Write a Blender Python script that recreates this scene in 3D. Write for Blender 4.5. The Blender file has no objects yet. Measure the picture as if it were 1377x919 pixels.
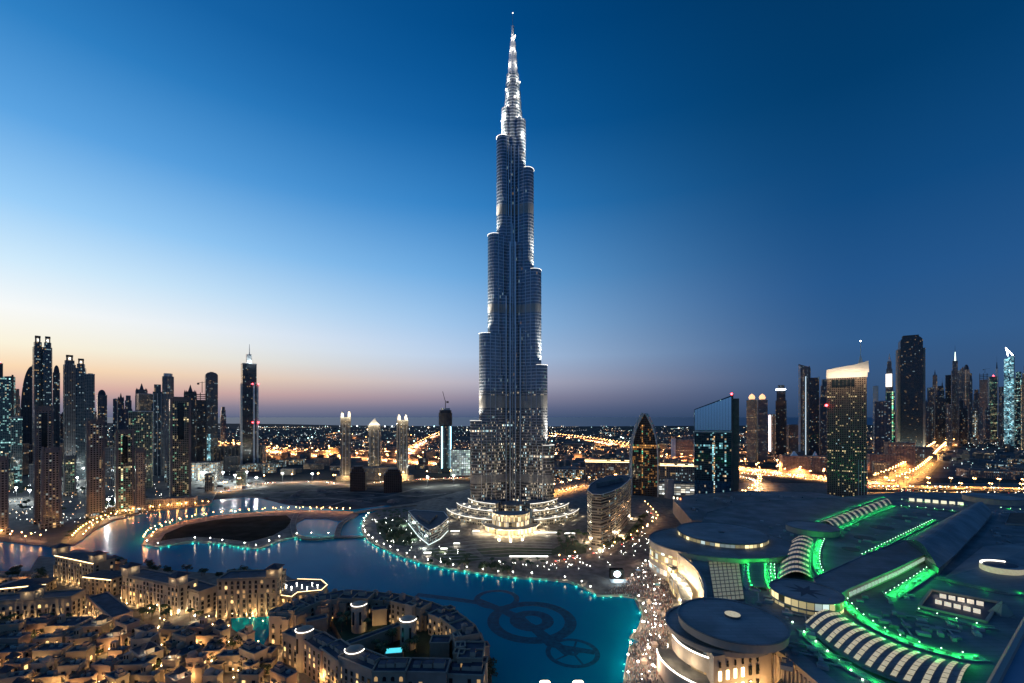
import bpy, math, random
from math import sin, cos, pi, radians, sqrt, atan2, hypot, floor
random.seed(7)
sc = bpy.context.scene
col = sc.collection
# ------------------------------------------------------------------ camera
H, F, HY, CX = 160.0, 580.0, 561.0, 688.5
cd = bpy.data.cameras.new('camera'); cam = bpy.data.objects.new('camera', cd); col.objects.link(cam)
cam.location = (0, 0, H); cam.rotation_euler = (pi/2, 0, 0)
cd.sensor_width = 36; cd.lens = 36*F/1377; cd.shift_y = (HY-459.5)/1377
cd.clip_start = .3; cd.clip_end = 400000
sc.camera = cam
# ------------------------------------------------------------------ view, world, sun
sc.view_settings.view_transform = 'Standard'; sc.view_settings.look = 'None'
sc.view_settings.exposure = 0; sc.view_settings.gamma = 1
sc.render.engine = 'CYCLES'
cy = sc.cycles
cy.use_denoising = True; cy.max_bounces = 4; cy.diffuse_bounces = 2; cy.glossy_bounces = 3
cy.transmission_bounces = 2; cy.use_light_tree = True; cy.sample_clamp_indirect = 4
cy.caustics_reflective = False; cy.caustics_refractive = False

def s2l(c):
    return tuple(((v/255)/12.92 if v/255 <= .04045 else ((v/255+.055)/1.055)**2.4) for v in c)

world = bpy.data.worlds.new('World'); sc.world = world; world.use_nodes = True
nt = world.node_tree; N = nt.nodes; L = nt.links; N.clear()
def mth(nt, op, a, b=None, c=None, clamp=False):
    n = nt.nodes.new('ShaderNodeMath'); n.operation = op; n.use_clamp = clamp
    for i, v in enumerate((a, b, c)):
        if v is None: continue
        if isinstance(v, (int, float)): n.inputs[i].default_value = v
        else: nt.links.new(v, n.inputs[i])
    return n.outputs[0]
def ramp(nt, fac, stops, interp='LINEAR'):
    n = nt.nodes.new('ShaderNodeValToRGB'); r = n.color_ramp; r.interpolation = interp
    while len(r.elements) < len(stops): r.elements.new(.5)
    for e, (p, c) in zip(r.elements, stops): e.position = p; e.color = (*c, 1)
    nt.links.new(fac, n.inputs[0]); return n.outputs[0]
def mixc(nt, fac, a, b, mode='MIX'):
    n = nt.nodes.new('ShaderNodeMix'); n.data_type = 'RGBA'; n.blend_type = mode
    for s, v in ((0, fac), (6, a), (7, b)):
        if isinstance(v, (int, float)): n.inputs[s].default_value = v
        elif isinstance(v, tuple): n.inputs[s].default_value = (*v[:3], 1)
        else: nt.links.new(v, n.inputs[s])
    return n.outputs[2]
tc = N.new('ShaderNodeTexCoord'); sp = N.new('ShaderNodeSeparateXYZ'); L.new(tc.outputs['Generated'], sp.inputs[0])
el = mth(nt, 'MULTIPLY', mth(nt, 'ARCSINE', sp.outputs[2]), 180/pi)
az = mth(nt, 'MULTIPLY', mth(nt, 'ARCTAN2', sp.outputs[0], sp.outputs[1]), 180/pi)
e01 = mth(nt, 'DIVIDE', el, 60, clamp=True)
def skyramp(pairs):
    return ramp(nt, e01, [(min(1, e/60), s2l(c)) for e, c in pairs])
RL = skyramp([(0,(106,112,138)),(1.1,(150,138,152)),(2.6,(224,178,164)),(4.4,(255,220,178)),(6.4,(255,246,220)),(9.5,(252,253,250)),(13.5,(212,238,254)),(18.5,(156,208,250)),(25,(94,166,228)),(32,(48,130,198)),(38,(26,104,172)),(60,(8,64,118))])
RC = skyramp([(0,(76,92,124)),(1.1,(104,110,140)),(2.6,(144,140,162)),(4.6,(182,180,198)),(8,(178,203,234)),(12,(150,192,234)),(18,(104,167,223)),(26,(48,128,196)),(34,(14,94,162)),(42,(0,74,136)),(60,(0,48,96))])
RR = skyramp([(0,(44,66,98)),(2,(52,78,114)),(4,(55,86,126)),(8,(50,92,140)),(14,(36,86,140)),(22,(16,74,128)),(32,(2,60,108)),(60,(0,36,72))])
def smooth(a, lo, hi):
    n = nt.nodes.new('ShaderNodeMapRange'); n.interpolation_type = 'SMOOTHSTEP'; n.inputs[1].default_value = lo; n.inputs[2].default_value = hi; nt.links.new(a, n.inputs[0]); return n.outputs[0]
t1 = smooth(az, -60, 6); t2 = smooth(az, -14, 40)
# behind the camera on the left the glow falls off again
back = mth(nt, 'DIVIDE', mth(nt, 'SUBTRACT', -75, az), 60, clamp=True)
sky = mixc(nt, t2, mixc(nt, t1, RL, RC), RR)
RB = skyramp([(0,(70,90,122)),(6,(90,124,170)),(16,(74,122,180)),(30,(30,90,150)),(60,(0,46,90))])
back = smooth(mth(nt, 'ABSOLUTE', az), 66, 125)
sky = mixc(nt, back, sky, RB)
bg = N.new('ShaderNodeBackground'); L.new(sky, bg.inputs[0]); bg.inputs[1].default_value = 1.0
wo = N.new('ShaderNodeOutputWorld'); L.new(bg.outputs[0], wo.inputs[0])

sd = bpy.data.lights.new('sun', 'SUN'); sd.energy = .12; sd.angle = radians(12); sd.color = (1, .72, .55)
so = bpy.data.objects.new('sun', sd); col.objects.link(so); so.rotation_euler = (radians(85), 0, radians(-127))

# ------------------------------------------------------------------ helpers
def G(px, py, z=0.0):
    Y = (H-z)*F/(py-HY); return ((px-CX)*Y/F, Y)
def GP(pts, z=0.0): return [G(x, y, z) for x, y in pts]
def ccw(p):
    a = sum(p[i-1][0]*p[i][1]-p[i][0]*p[i-1][1] for i in range(len(p)))
    return list(p) if a > 0 else list(p)[::-1]
def circ(cx, cy, r, n=24, a0=0, a1=2*pi, ry=None):
    full = abs(a1-a0-2*pi) < 1e-6
    m = n if full else n+1
    return [(cx+r*cos(a0+(a1-a0)*i/n), cy+(ry or r)*sin(a0+(a1-a0)*i/n)) for i in range(m)]
def rect(cx, cy, w, d, a=0):
    return [(cx+x*cos(a)-y*sin(a), cy+x*sin(a)+y*cos(a)) for x, y in ((-w/2,-d/2),(w/2,-d/2),(w/2,d/2),(-w/2,d/2))]
def stadium(cx, cy, L_, r, a, n=8):
    p = [(0, -r)]; p += [(L_+r*sin(t), -r*cos(t)) for t in [pi*i/n for i in range(n+1)]]; p += [(0, r)]
    return [(cx+x*cos(a)-y*sin(a), cy+x*sin(a)+y*cos(a)) for x, y in p]
class MB:
    def __init__(s): s.v = []; s.f = []; s.u = []; s.m = []; s.ns = []
    def face(s, pts, mi=0, uv=None, smooth=False):
        b = len(s.v); s.v += [tuple(p) for p in pts]; s.f.append(tuple(range(b, b+len(pts))))
        s.u += uv or [(p[0], p[1]) for p in pts]; s.m.append(mi); s.ns.append(smooth)
    def prism(s, poly, z0, z1, ms=0, mt=1, top=True, bottom=False, scale=1.0, smooth=False, u0=0.0):
        poly = ccw(poly); n = len(poly)
        cx = sum(p[0] for p in poly)/n; cyy = sum(p[1] for p in poly)/n
        tp = [(cx+(p[0]-cx)*scale, cyy+(p[1]-cyy)*scale) for p in poly]
        u = u0
        for i in range(n):
            a, b = poly[i], poly[(i+1) % n]; c, d = tp[(i+1) % n], tp[i]; l = hypot(b[0]-a[0], b[1]-a[1])
            s.face([(*a, z0), (*b, z0), (*c, z1), (*d, z1)], ms, [(u, z0), (u+l, z0), (u+l, z1), (u, z1)], smooth); u += l
        if top: s.face([(*p, z1) for p in tp], mt)
        if bottom: s.face([(*p, z0) for p in reversed(poly)], mt)
        return s
    def box(s, cx, cyy, z0, z1, w, d, a=0, ms=0, mt=None, bottom=False):
        return s.prism(rect(cx, cyy, w, d, a), z0, z1, ms, ms if mt is None else mt, bottom=bottom)
    def lathe(s, cx, cyy, prof, n=16, mi=0, smooth=True):
        for (r0, z0), (r1, z1) in zip(prof, prof[1:]):
            for i in range(n):
                a, b = 2*pi*i/n, 2*pi*(i+1)/n
                q = [(cx+r0*cos(a), cyy+r0*sin(a), z0), (cx+r0*cos(b), cyy+r0*sin(b), z0), (cx+r1*cos(b), cyy+r1*sin(b), z1), (cx+r1*cos(a), cyy+r1*sin(a), z1)]
                rm = max(r0, r1); uv = [(a*rm, z0), (b*rm, z0), (b*rm, z1), (a*rm, z1)]
                if r1 < 1e-6: q = q[:3]; uv = uv[:3]
                elif r0 < 1e-6: q = [q[0], q[2], q[3]]; uv = [uv[0], uv[2], uv[3]]
                s.face(q, mi, uv, smooth)
        return s
    def bar(s, a, b, r, n=4, mi=0, r2=None):
        r2 = r if r2 is None else r2
        dx, dy, dz = (b[i]-a[i] for i in range(3)); l = sqrt(dx*dx+dy*dy+dz*dz) or 1
        d = (dx/l, dy/l, dz/l); t = (0, 0, 1) if abs(d[2]) < .9 else (1, 0, 0)
        e = (d[1]*t[2]-d[2]*t[1], d[2]*t[0]-d[0]*t[2], d[0]*t[1]-d[1]*t[0]); m = sqrt(sum(x*x for x in e)); e = tuple(x/m for x in e)
        g = (d[1]*e[2]-d[2]*e[1], d[2]*e[0]-d[0]*e[2], d[0]*e[1]-d[1]*e[0])
        def ring(p, rr): return [tuple(p[k]+rr*(cos(2*pi*i/n+pi/4)*e[k]+sin(2*pi*i/n+pi/4)*g[k]) for k in range(3)) for i in range(n)]
        A, B = ring(a, r), ring(b, r2)
        for i in range(n):
            j = (i+1) % n; s.face([A[i], B[i], B[j], A[j]], mi, [(0, 0), (0, l), (1, l), (1, 0)])
        s.face(A, mi); s.face(B[::-1], mi); return s
    def path(s, pts, r, n=4, mi=0):
        for a, b in zip(pts, pts[1:]): s.bar(a, b, r, n, mi)
        return s
    def ball(s, c, r, n=8, mi=0, k=5, sz=1.0):
        return s.lathe(c[0], c[1], [(r*sin(pi*i/k), c[2]-r*sz*cos(pi*i/k)) for i in range(k+1)], n, mi)
    def ribbon(s, pts, w, z, mi=0, zf=None, thick=0):
        n = len(pts); Ls = []; Rs = []; u = 0
        for i, p in enumerate(pts):
            q0 = pts[max(0, i-1)]; q1 = pts[min(n-1, i+1)]; dx, dy = q1[0]-q0[0], q1[1]-q0[1]; l = hypot(dx, dy) or 1
            nx, ny = -dy/l, dx/l; ww = w/2; zz = zf(i/(n-1)) if zf else z
            Ls.append((p[0]+nx*ww, p[1]+ny*ww, zz)); Rs.append((p[0]-nx*ww, p[1]-ny*ww, zz))
        for i in range(n-1):
            l = hypot(pts[i+1][0]-pts[i][0], pts[i+1][1]-pts[i][1])
            s.face([Rs[i], Rs[i+1], Ls[i+1], Ls[i]], mi, [(w, u), (w, u+l), (0, u+l), (0, u)]); u += l
            if thick:
                for A, B in ((Rs[i+1], Rs[i]), (Ls[i], Ls[i+1])):
                    s.face([A, B, (*B[:2], B[2]-thick), (*A[:2], A[2]-thick)][::-1], mi, [(0, 0), (l, 0), (l, 1), (0, 1)])
        return s
    def build(s, name, mats, parent=None, org=(0, 0, 0), link=True):
        me = bpy.data.meshes.new(name)
        vs = [(x-org[0], y-org[1], z-org[2]) for x, y, z in s.v]
        me.from_pydata(vs, [], s.f); mats = mats if isinstance(mats, (list, tuple)) else [mats]
        for m in mats: me.materials.append(m)
        nm = len(mats); me.polygons.foreach_set('material_index', [min(m, nm-1) for m in s.m])
        me.polygons.foreach_set('use_smooth', s.ns)
        uvl = me.uv_layers.new(name='UVMap'); uvl.data.foreach_set('uv', [c for p in s.u for c in p])
        me.update()
        o = bpy.data.objects.new(name, me)
        if link: col.objects.link(o)
        if parent: o.parent = parent
        elif org != (0, 0, 0): o.location = org
        return o
def tag(o, label=None, cat=None, group=None, kind=None):
    if label: o['label'] = label
    if cat: o['category'] = cat
    if group: o['group'] = group
    if kind: o['kind'] = kind
    return o
def thing(name, label, cat, loc=(0, 0, 0), group=None):
    o = bpy.data.objects.new(name, None); col.objects.link(o); o.location = loc; o.empty_display_size = 2
    return tag(o, label, cat, group)
def struct(name, mb, m): return tag(mb.build(name, m), kind='structure')
def copy_tree(o, parent=None):
    c = o.copy(); col.objects.link(c)
    if parent: c.parent = parent
    for ch in o.children: copy_tree(ch, c)
    return c
LD = {}
def light(key, power, color, radius=.5, kind='POINT', **kw):
    if key not in LD:
        d = bpy.data.lights.new(key, kind); d.energy = power; d.color = color
        if kind == 'AREA': d.shape = 'RECTANGLE'; d.size = kw.get('sx', 1); d.size_y = kw.get('sy', 1); d.spread = kw.get('spread', pi)
        else: d.shadow_soft_size = radius
        if kind == 'SPOT': d.spot_size = kw.get('cone', 1.5); d.spot_blend = .8
        LD[key] = d
    return LD[key]
def put_light(d, loc, parent=None, rot=(0, 0, 0)):
    o = bpy.data.objects.new('lamp_light', d); col.objects.link(o); o.location = loc; o.rotation_euler = rot
    if parent: o.parent = parent
    return o
# ------------------------------------------------------------------ materials
def newmat(name):
    m = bpy.data.materials.new(name); m.use_nodes = True; nt = m.node_tree
    return m, nt, nt.nodes['Principled BSDF']
MC = {}
def mat(name, base, rough=.7, metal=0, var=.25, scale=.15, emis=None, es=0, bump=0, bscale=1, spec=.5, coord='Object'):
    if name in MC: return MC[name]
    m, nt, b = newmat(name)
    tc = nt.nodes.new('ShaderNodeTexCoord'); 
    if var:
        no = nt.nodes.new('ShaderNodeTexNoise'); no.inputs['Scale'].default_value = scale; no.inputs['Detail'].default_value = 6
        nt.links.new(tc.outputs[coord], no.inputs['Vector'])
        lo = tuple(c*(1-var) for c in base); hi = tuple(min(1, c*(1+var)) for c in base)
        nt.links.new(ramp(nt, no.outputs[0], [(.32, lo), (.68, hi)]), b.inputs['Base Color'])
    else: b.inputs['Base Color'].default_value = (*base, 1)
    b.inputs['Roughness'].default_value = rough; b.inputs['Metallic'].default_value = metal
    b.inputs['Specular IOR Level'].default_value = spec
    if emis: b.inputs['Emission Color'].default_value = (*emis, 1); b.inputs['Emission Strength'].default_value = es; m.cycles.emission_sampling = 'NONE'
    if bump:
        n2 = nt.nodes.new('ShaderNodeTexNoise'); n2.inputs['Scale'].default_value = bscale; n2.inputs['Detail'].default_value = 4
        nt.links.new(tc.outputs[coord], n2.inputs['Vector'])
        bp = nt.nodes.new('ShaderNodeBump'); bp.inputs['Strength'].default_value = 1; bp.inputs['Distance'].default_value = bump
        nt.links.new(n2.outputs[0], bp.inputs['Height']); nt.links.new(bp.outputs[0], b.inputs['Normal'])
    MC[name] = m; return m
def seam(m, step, dark=.72):
    # roofing sheets: thin joints and slight tone changes from sheet to sheet
    nt = m.node_tree; b = nt.nodes['Principled BSDF']; src = b.inputs['Base Color'].links[0].from_socket
    tc = nt.nodes.new('ShaderNodeTexCoord'); br = nt.nodes.new('ShaderNodeTexBrick'); br.inputs['Scale'].default_value = 1/step; br.inputs['Mortar Size'].default_value = .018; br.inputs['Brick Width'].default_value = 2.2; br.inputs['Row Height'].default_value = .5
    br.inputs['Color1'].default_value = (1, 1, 1, 1); br.inputs['Color2'].default_value = (.84, .84, .84, 1); br.inputs['Mortar'].default_value = (dark-.2, dark-.2, dark-.2, 1); nt.links.new(tc.outputs['Object'], br.inputs['Vector'])
    n2 = nt.nodes.new('ShaderNodeTexNoise'); n2.inputs['Scale'].default_value = .035; n2.inputs['Detail'].default_value = 8; nt.links.new(tc.outputs['Object'], n2.inputs['Vector'])
    st = ramp(nt, n2.outputs[0], [(.4, (.7, .7, .7)), (.62, (1.1, 1.1, 1.1))])
    nt.links.new(mixc(nt, 1.0, mixc(nt, 1.0, src, br.outputs[0], 'MULTIPLY'), st, 'MULTIPLY'), b.inputs['Base Color'])
def emat(name, c, s):
    return mat(name, (.6, .6, .6), emis=c, es=s, var=0)
# facade: u, v in metres; windows, spandrels, mullions, and lit rooms picked at random
fg = bpy.data.node_groups.new('facade', 'ShaderNodeTree')
for nme, st, dv in (('Wall', 'Color', (.3, .28, .25, 1)), ('Glass', 'Color', (.03, .05, .07, 1)), ('Warm', 'Color', (1, .7, .35, 1)), ('Cool', 'Color', (.7, .9, 1, 1)),
                    ('W', 'Float', 3), ('Hh', 'Float', 3.5), ('Mu', 'Float', .15), ('Mv', 'Float', .3), ('Prob', 'Float', .1), ('Clump', 'Float', .6),
                    ('CoolShare', 'Float', .3), ('Strength', 'Float', 2), ('GRough', 'Float', .1), ('GMetal', 'Float', 0), ('WRough', 'Float', .6), ('WMetal', 'Float', 0), ('Seed', 'Float', 0)):
    sk = fg.interface.new_socket(nme, in_out='INPUT', socket_type='NodeSocket'+st); sk.default_value = dv
fg.interface.new_socket('BSDF', in_out='OUTPUT', socket_type='NodeSocketShader')
gi = fg.nodes.new('NodeGroupInput'); go = fg.nodes.new('NodeGroupOutput'); I = gi.outputs
uvn = fg.nodes.new('ShaderNodeUVMap'); sx = fg.nodes.new('ShaderNodeSeparateXYZ'); fg.links.new(uvn.outputs[0], sx.inputs[0])
oi = fg.nodes.new('ShaderNodeObjectInfo')
cu = mth(fg, 'DIVIDE', sx.outputs[0], I['W']); cv = mth(fg, 'DIVIDE', sx.outputs[1], I['Hh'])
fu = mth(fg, 'FRACT', cu); fv = mth(fg, 'FRACT', cv); iu = mth(fg, 'FLOOR', cu); iv = mth(fg, 'FLOOR', cv)
mk = mth(fg, 'MULTIPLY', mth(fg, 'MULTIPLY', mth(fg, 'GREATER_THAN', fu, I['Mu']), mth(fg, 'LESS_THAN', fu, mth(fg, 'SUBTRACT', 1, I['Mu']))), mth(fg, 'GREATER_THAN', fv, I['Mv']))
seed = mth(fg, 'ADD', I['Seed'], mth(fg, 'MULTIPLY', oi.outputs['Random'], 97))
cb = fg.nodes.new('ShaderNodeCombineXYZ'); fg.links.new(iu, cb.inputs[0]); fg.links.new(iv, cb.inputs[1]); fg.links.new(seed, cb.inputs[2])
wn = fg.nodes.new('ShaderNodeTexWhiteNoise'); wn.noise_dimensions = '3D'; fg.links.new(cb.outputs[0], wn.inputs[0])
ws = fg.nodes.new('ShaderNodeSeparateColor'); fg.links.new(wn.outputs['Color'], ws.inputs[0])
cn = fg.nodes.new('ShaderNodeTexNoise'); cn.inputs['Scale'].default_value = .22; cn.inputs['Detail'].default_value = 2; fg.links.new(cb.outputs[0], cn.inputs['Vector'])
cl = mth(fg, 'MULTIPLY', mth(fg, 'SUBTRACT', cn.outputs[0], .5), 6)
pr = mth(fg, 'MULTIPLY', I['Prob'], mth(fg, 'MAXIMUM', mth(fg, 'ADD', 1, mth(fg, 'MULTIPLY', cl, I['Clump'])), 0))
def wn1(a):
    n = fg.nodes.new('ShaderNodeTexWhiteNoise'); n.noise_dimensions = '1D'; fg.links.new(a, n.inputs['W']); return n.outputs['Value']
rowlit = mth(fg, 'GREATER_THAN', wn1(mth(fg, 'ADD', iv, seed)), .95); collit = mth(fg, 'GREATER_THAN', wn1(mth(fg, 'ADD', mth(fg, 'ADD', iu, 333.3), seed)), .965)
pr = mth(fg, 'ADD', pr, mth(fg, 'MULTIPLY', mth(fg, 'MAXIMUM', rowlit, collit), mth(fg, 'MINIMUM', mth(fg, 'MULTIPLY', I['Prob'], 5), .6)))
lit = mth(fg, 'LESS_THAN', wn.outputs['Value'], pr)
br = mth(fg, 'ADD', mth(fg, 'MULTIPLY', mth(fg, 'POWER', ws.outputs[0], 2.5), 1.5), .15)
isc = mth(fg, 'LESS_THAN', ws.outputs[1], I['CoolShare'])
ecol = mixc(fg, isc, I['Warm'], I['Cool'])
est = mth(fg, 'MULTIPLY', mth(fg, 'MULTIPLY', mk, lit), mth(fg, 'MULTIPLY', br, I['Strength']))
gv = mth(fg, 'ADD', .6, mth(fg, 'MULTIPLY', ws.outputs[2], .8))
gcol = mixc(fg, 1.0, I['Glass'], gv, 'MULTIPLY')
dn = fg.nodes.new('ShaderNodeTexNoise'); dn.inputs['Scale'].default_value = .08; dn.inputs['Detail'].default_value = 5; fg.links.new(uvn.outputs[0], dn.inputs['Vector'])
wcol = mixc(fg, 1.0, I['Wall'], mth(fg, 'ADD', .65, mth(fg, 'MULTIPLY', dn.outputs[0], .7)), 'MULTIPLY')
pb = fg.nodes.new('ShaderNodeBsdfPrincipled')
fg.links.new(mixc(fg, mk, wcol, gcol), pb.inputs['Base Color'])
def mixf(a, b): return mth(fg, 'ADD', mth(fg, 'MULTIPLY', mk, b), mth(fg, 'MULTIPLY', mth(fg, 'SUBTRACT', 1, mk), a))
fg.links.new(mixf(I['WRough'], I['GRough']), pb.inputs['Roughness'])
fg.links.new(mixf(I['WMetal'], I['GMetal']), pb.inputs['Metallic'])
fg.links.new(ecol, pb.inputs['Emission Color']); fg.links.new(est, pb.inputs['Emission Strength'])
fg.links.new(pb.outputs[0], go.inputs[0])
fseed = [0]
def facade(name, wall=(.3, .27, .24), glass=(.03, .05, .07), warm=(1, .62, .25), cool=(.65, .95, 1), w=3.2, h=3.6, mu=.15, mv=.3, prob=.1, clump=.7, cs=.3, st=2.0, gr=.12, wr=.6, wm=0, gm=0):
    if name in MC: return MC[name]
    m = bpy.data.materials.new(name); m.use_nodes = True; nt = m.node_tree; nt.nodes.clear()
    g = nt.nodes.new('ShaderNodeGroup'); g.node_tree = fg; o = nt.nodes.new('ShaderNodeOutputMaterial'); nt.links.new(g.outputs[0], o.inputs[0])
    fseed[0] += 13.7
    for k, v in dict(Wall=wall, Glass=glass, Warm=warm, Cool=cool, W=w, Hh=h, Mu=mu, Mv=mv, Prob=prob, Clump=clump, CoolShare=cs, Strength=st, GRough=gr, GMetal=gm, WRough=wr, WMetal=wm, Seed=fseed[0]).items():
        g.inputs[k].default_value = (*v, 1) if isinstance(v, tuple) else v
    m.cycles.emission_sampling = 'NONE'; MC[name] = m; return m
# ------------------------------------------------------------------ ground, sea, lake, roads
m_ground = mat('sandy_ground', (.085, .078, .07), .95, var=.5, scale=.004, spec=.05)
m_dark = mat('dark_soil', (.017, .017, .015), .95, var=.5, scale=.05, spec=.03)
m_pave = mat('stone_paving', (.17, .15, .128), .8, var=.35, scale=.12, spec=.15)
m_asph = mat('asphalt', (.10, .095, .088), .7, var=.25, scale=.05)
m_curb = mat('pale_stone', (.34, .32, .28), .7, var=.2, scale=.2)
m_grass = mat('lawn', (.035, .06, .022), .9, var=.5, scale=.1)
R = 180000
g = MB(); g.face([(-R, -2000, 0), (R, -2000, 0), (R, 7300, 0), (-R, 7300, 0)]); struct('ground', g, m_ground)
# sea from the shore to the horizon
msea, nt, b = newmat('sea_water'); b.inputs['Base Color'].default_value = (.010, .045, .11, 1); b.inputs['Roughness'].default_value = .35; b.inputs['Specular IOR Level'].default_value = .12
s = MB(); shore = [(-R, 11500), (-9000, 11500), (-5200, 9800), (-3200, 8200), (-1500, 7600), (0, 7250), (1500, 7400), (4000, 8000), (9000, 9000), (R, 9000)]
gs = MB(); gs.face([(-R, 7299, .0), (R, 7299, .0), (R, 9000, .0), (9000, 9000, .0), (4000, 8000, .0), (1500, 7400, 0), (0, 7302, 0), (-1500, 7600, 0), (-3200, 8200, 0), (-5200, 9800, 0), (-9000, 11500, 0), (-R, 11500, 0)][::1]); struct('coast_ground', gs, m_ground)
s.face([(x, y, -.5) for x, y in [(R, 7000), (R, R), (-R, R), (-R, 7000)]]); struct('sea', s, msea)
# lake: pool-blue bed, glossy rippled surface
mw, nt, b = newmat('lake_water'); tcw = nt.nodes.new('ShaderNodeTexCoord')
nz = nt.nodes.new('ShaderNodeTexNoise'); nz.inputs['Scale'].default_value = .012; nz.inputs['Detail'].default_value = 3; nt.links.new(tcw.outputs['Object'], nz.inputs[0])
nt.links.new(ramp(nt, nz.outputs[0], [(.3, (.0, .20, .31)), (.7, (.0, .26, .38))]), b.inputs['Base Color'])
b.inputs['Roughness'].default_value = .09; b.inputs['IOR'].default_value = 1.10; b.inputs['Specular IOR Level'].default_value = .22
n2 = nt.nodes.new('ShaderNodeTexNoise'); n2.inputs['Scale'].default_value = .9; n2.inputs['Detail'].default_value = 3; nt.links.new(tcw.outputs['Object'], n2.inputs[0])
bp = nt.nodes.new('ShaderNodeBump'); bp.inputs['Strength'].default_value = .5; bp.inputs['Distance'].default_value = .27; nt.links.new(n2.outputs[0], bp.inputs['Height']); nt.links.new(bp.outputs[0], b.inputs['Normal'])
WATER = GP([(-120, 700), (60, 690), (200, 680), (262, 676), (292, 672), (330, 669), (352, 671), (385, 679), (430, 684), (470, 686), (520, 680), (560, 686), (620, 730), (700, 760), (880, 780), (900, 830), (890, 990), (-500, 990)])
w = MB(); w.face([(*p, .15) for p in ccw(WATER)]); struct('lake_water', w, mw)
def slab(name, pts, z, mt, ms=None, holes=None):
    mb = MB(); mb.prism(GP(pts, z), 0.0, z, 1, 0); o = tag(mb.build(name, [mt, ms or m_curb]), kind='structure'); return o
LW = [(-300, 640), (40, 640), (285, 640), (292, 660), (284, 676), (262, 682), (215, 687), (180, 693), (152, 700), (128, 712), (112, 724), (100, 733), (72, 736), (50, 733), (0, 727), (-150, 720), (-300, 715)]
slab('residence_ground', LW, 1.3, mat('dark_paving', (.075, .07, .066), .8, var=.4, scale=.05))
ISL = [(190, 733), (196, 722), (214, 711), (246, 701), (285, 694), (330, 690), (372, 687), (400, 686), (440, 687), (475, 688), (482, 692), (476, 697), (455, 700), (440, 697), (410, 697), (400, 702), (392, 712), (398, 718), (392, 724), (372, 729), (352, 738), (330, 737), (300, 732), (262, 729), (232, 733), (212, 736)]
slab('island_path', ISL, 1.3, m_pave)
slab('island_soil', [(215, 728), (222, 718), (250, 706), (290, 699), (340, 694.5), (385, 693), (393, 700), (384, 711), (366, 721), (335, 729), (300, 725), (262, 722), (232, 725)], 1.45, m_dark)
DT = [(1000, 650), (700, 640), (560, 676), (520, 682), (498, 691), (487, 702), (487, 715), (497, 729), (525, 743), (565, 757), (620, 768), (690, 777), (740, 780), (765, 783), (785, 791), (803, 801), (835, 801), (853, 804), (863, 826), (858, 844), (846, 856), (862, 862), (846, 869), (842, 890), (836, 930), (830, 1010), (1900, 1010), (1900, 650)]
slab('downtown_ground', DT, 1.3, m_pave)
TN = [(-700, 772), (0, 768), (40, 768), (52, 748), (90, 752), (128, 756), (160, 757), (205, 762), (240, 768), (290, 771), (330, 768), (378, 770), (392, 778), (438, 786), (444, 800), (430, 806), (470, 799), (500, 796), (540, 799), (590, 812), (625, 830), (648, 852), (660, 885), (662, 930), (664, 1010), (-700, 1010)]
slab('old_town_ground', TN, 1.3, m_pave)
p = MB(); p.face([(*q, 1.36) for q in ccw(GP([(310, 832), (330, 824), (366, 823), (364, 850), (352, 872), (332, 858), (312, 846)], 1.36))]); struct('inlet_water', p, mw)
# fountain rings lying under the lake surface
m_ring = mat('fountain_pipe', (.0, .09, .15), .6, var=.3, scale=.3, spec=.05)
rings = [(715, 835, 52, 0), (770, 878, 33, 1), (668, 806, 30, 2)]
for i, (px, py, rw, k) in enumerate(rings):
    x, y = G(px, py); r = rw*y/F; mb = MB()
    for q, wq in (((1, .3), (.42, .3)) if k == 0 else ((1, .2), (.16, .16)) if k == 1 else ((.9, .24),)):
        pts = circ(x, y, r*q, 40); pts.append(pts[0]); mb.ribbon(pts, r*wq, .19+.012*i)
    if k == 1:
        for j in range(5): mb.ribbon([(x+r*.05*cos(j*1.257), y+r*.05*sin(j*1.257)), (x+r*.96*cos(j*1.257), y+r*.96*sin(j*1.257))], r*.09, .182)

    tag(mb.build('fountain_ring', m_ring), ['large dark fountain ring under the lake water in the middle', 'dark fountain ring near the shopping plaza end of the lake', 'smallest fountain ring where the lake bends toward the island'][k], 'fountain')
mb = MB(); arc = GP([(560, 800), (610, 806), (650, 812), (680, 824), (720, 845), (765, 880)]); mb.ribbon(arc, 7, .165); mb.ribbon(GP([(640, 806), (700, 830), (740, 868), (800, 878)]), 6, .172)
tag(mb.build('fountain_arc', m_ring), 'long dark curved fountain pipe linking the rings under the lake', 'fountain')
# dark plots of waste land beyond the lake
for nme, pts in (('sand_plot', [(300, 668), (345, 660), (520, 655), (640, 662), (560, 684), (480, 683), (400, 679), (340, 669)]), ):
    mb = MB(); mb.face([(*q, .05) for q in ccw(GP(pts))]); struct('sand_field', mb, mat('grey_sand', (.085, .085, .088), .95, var=.5, scale=.03, bump=.6, bscale=.05, spec=.03))
mb = MB(); mb.face([(*q, .05) for q in ccw(GP([(990, 662), (1000, 648), (1060, 652), (1118, 664), (1118, 676), (1040, 672)]))]); struct('field', mb, mat('brown_earth', (.16, .10, .07), .95, var=.3, scale=.02))
mb = MB(); mb.face([(*q, .05) for q in ccw(GP([(1262, 606), (1377, 600), (1800, 600), (1800, 646), (1228, 643)]))]); struct('sand_lot', mb, mat('grey_lot', (.07, .07, .075), .95, var=.4, scale=.01))
for i, pts in enumerate(([(350, 664), (420, 660), (500, 663), (560, 668), (600, 664)], [(430, 684), (470, 672), (520, 668), (560, 657)], [(330, 668), (380, 672), (440, 670), (500, 676)], [(1270, 612), (1320, 618), (1377, 628)], [(1000, 660), (1050, 662), (1110, 668)])):
    mb = MB(); P_ = GP(pts); mb.ribbon(P_, 7, .09+.006*i); struct('dirt_track', mb, mat('pale_track', (.17, .155, .14), .95, var=.4, scale=.1))
rm_ = random.Random(31)
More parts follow.
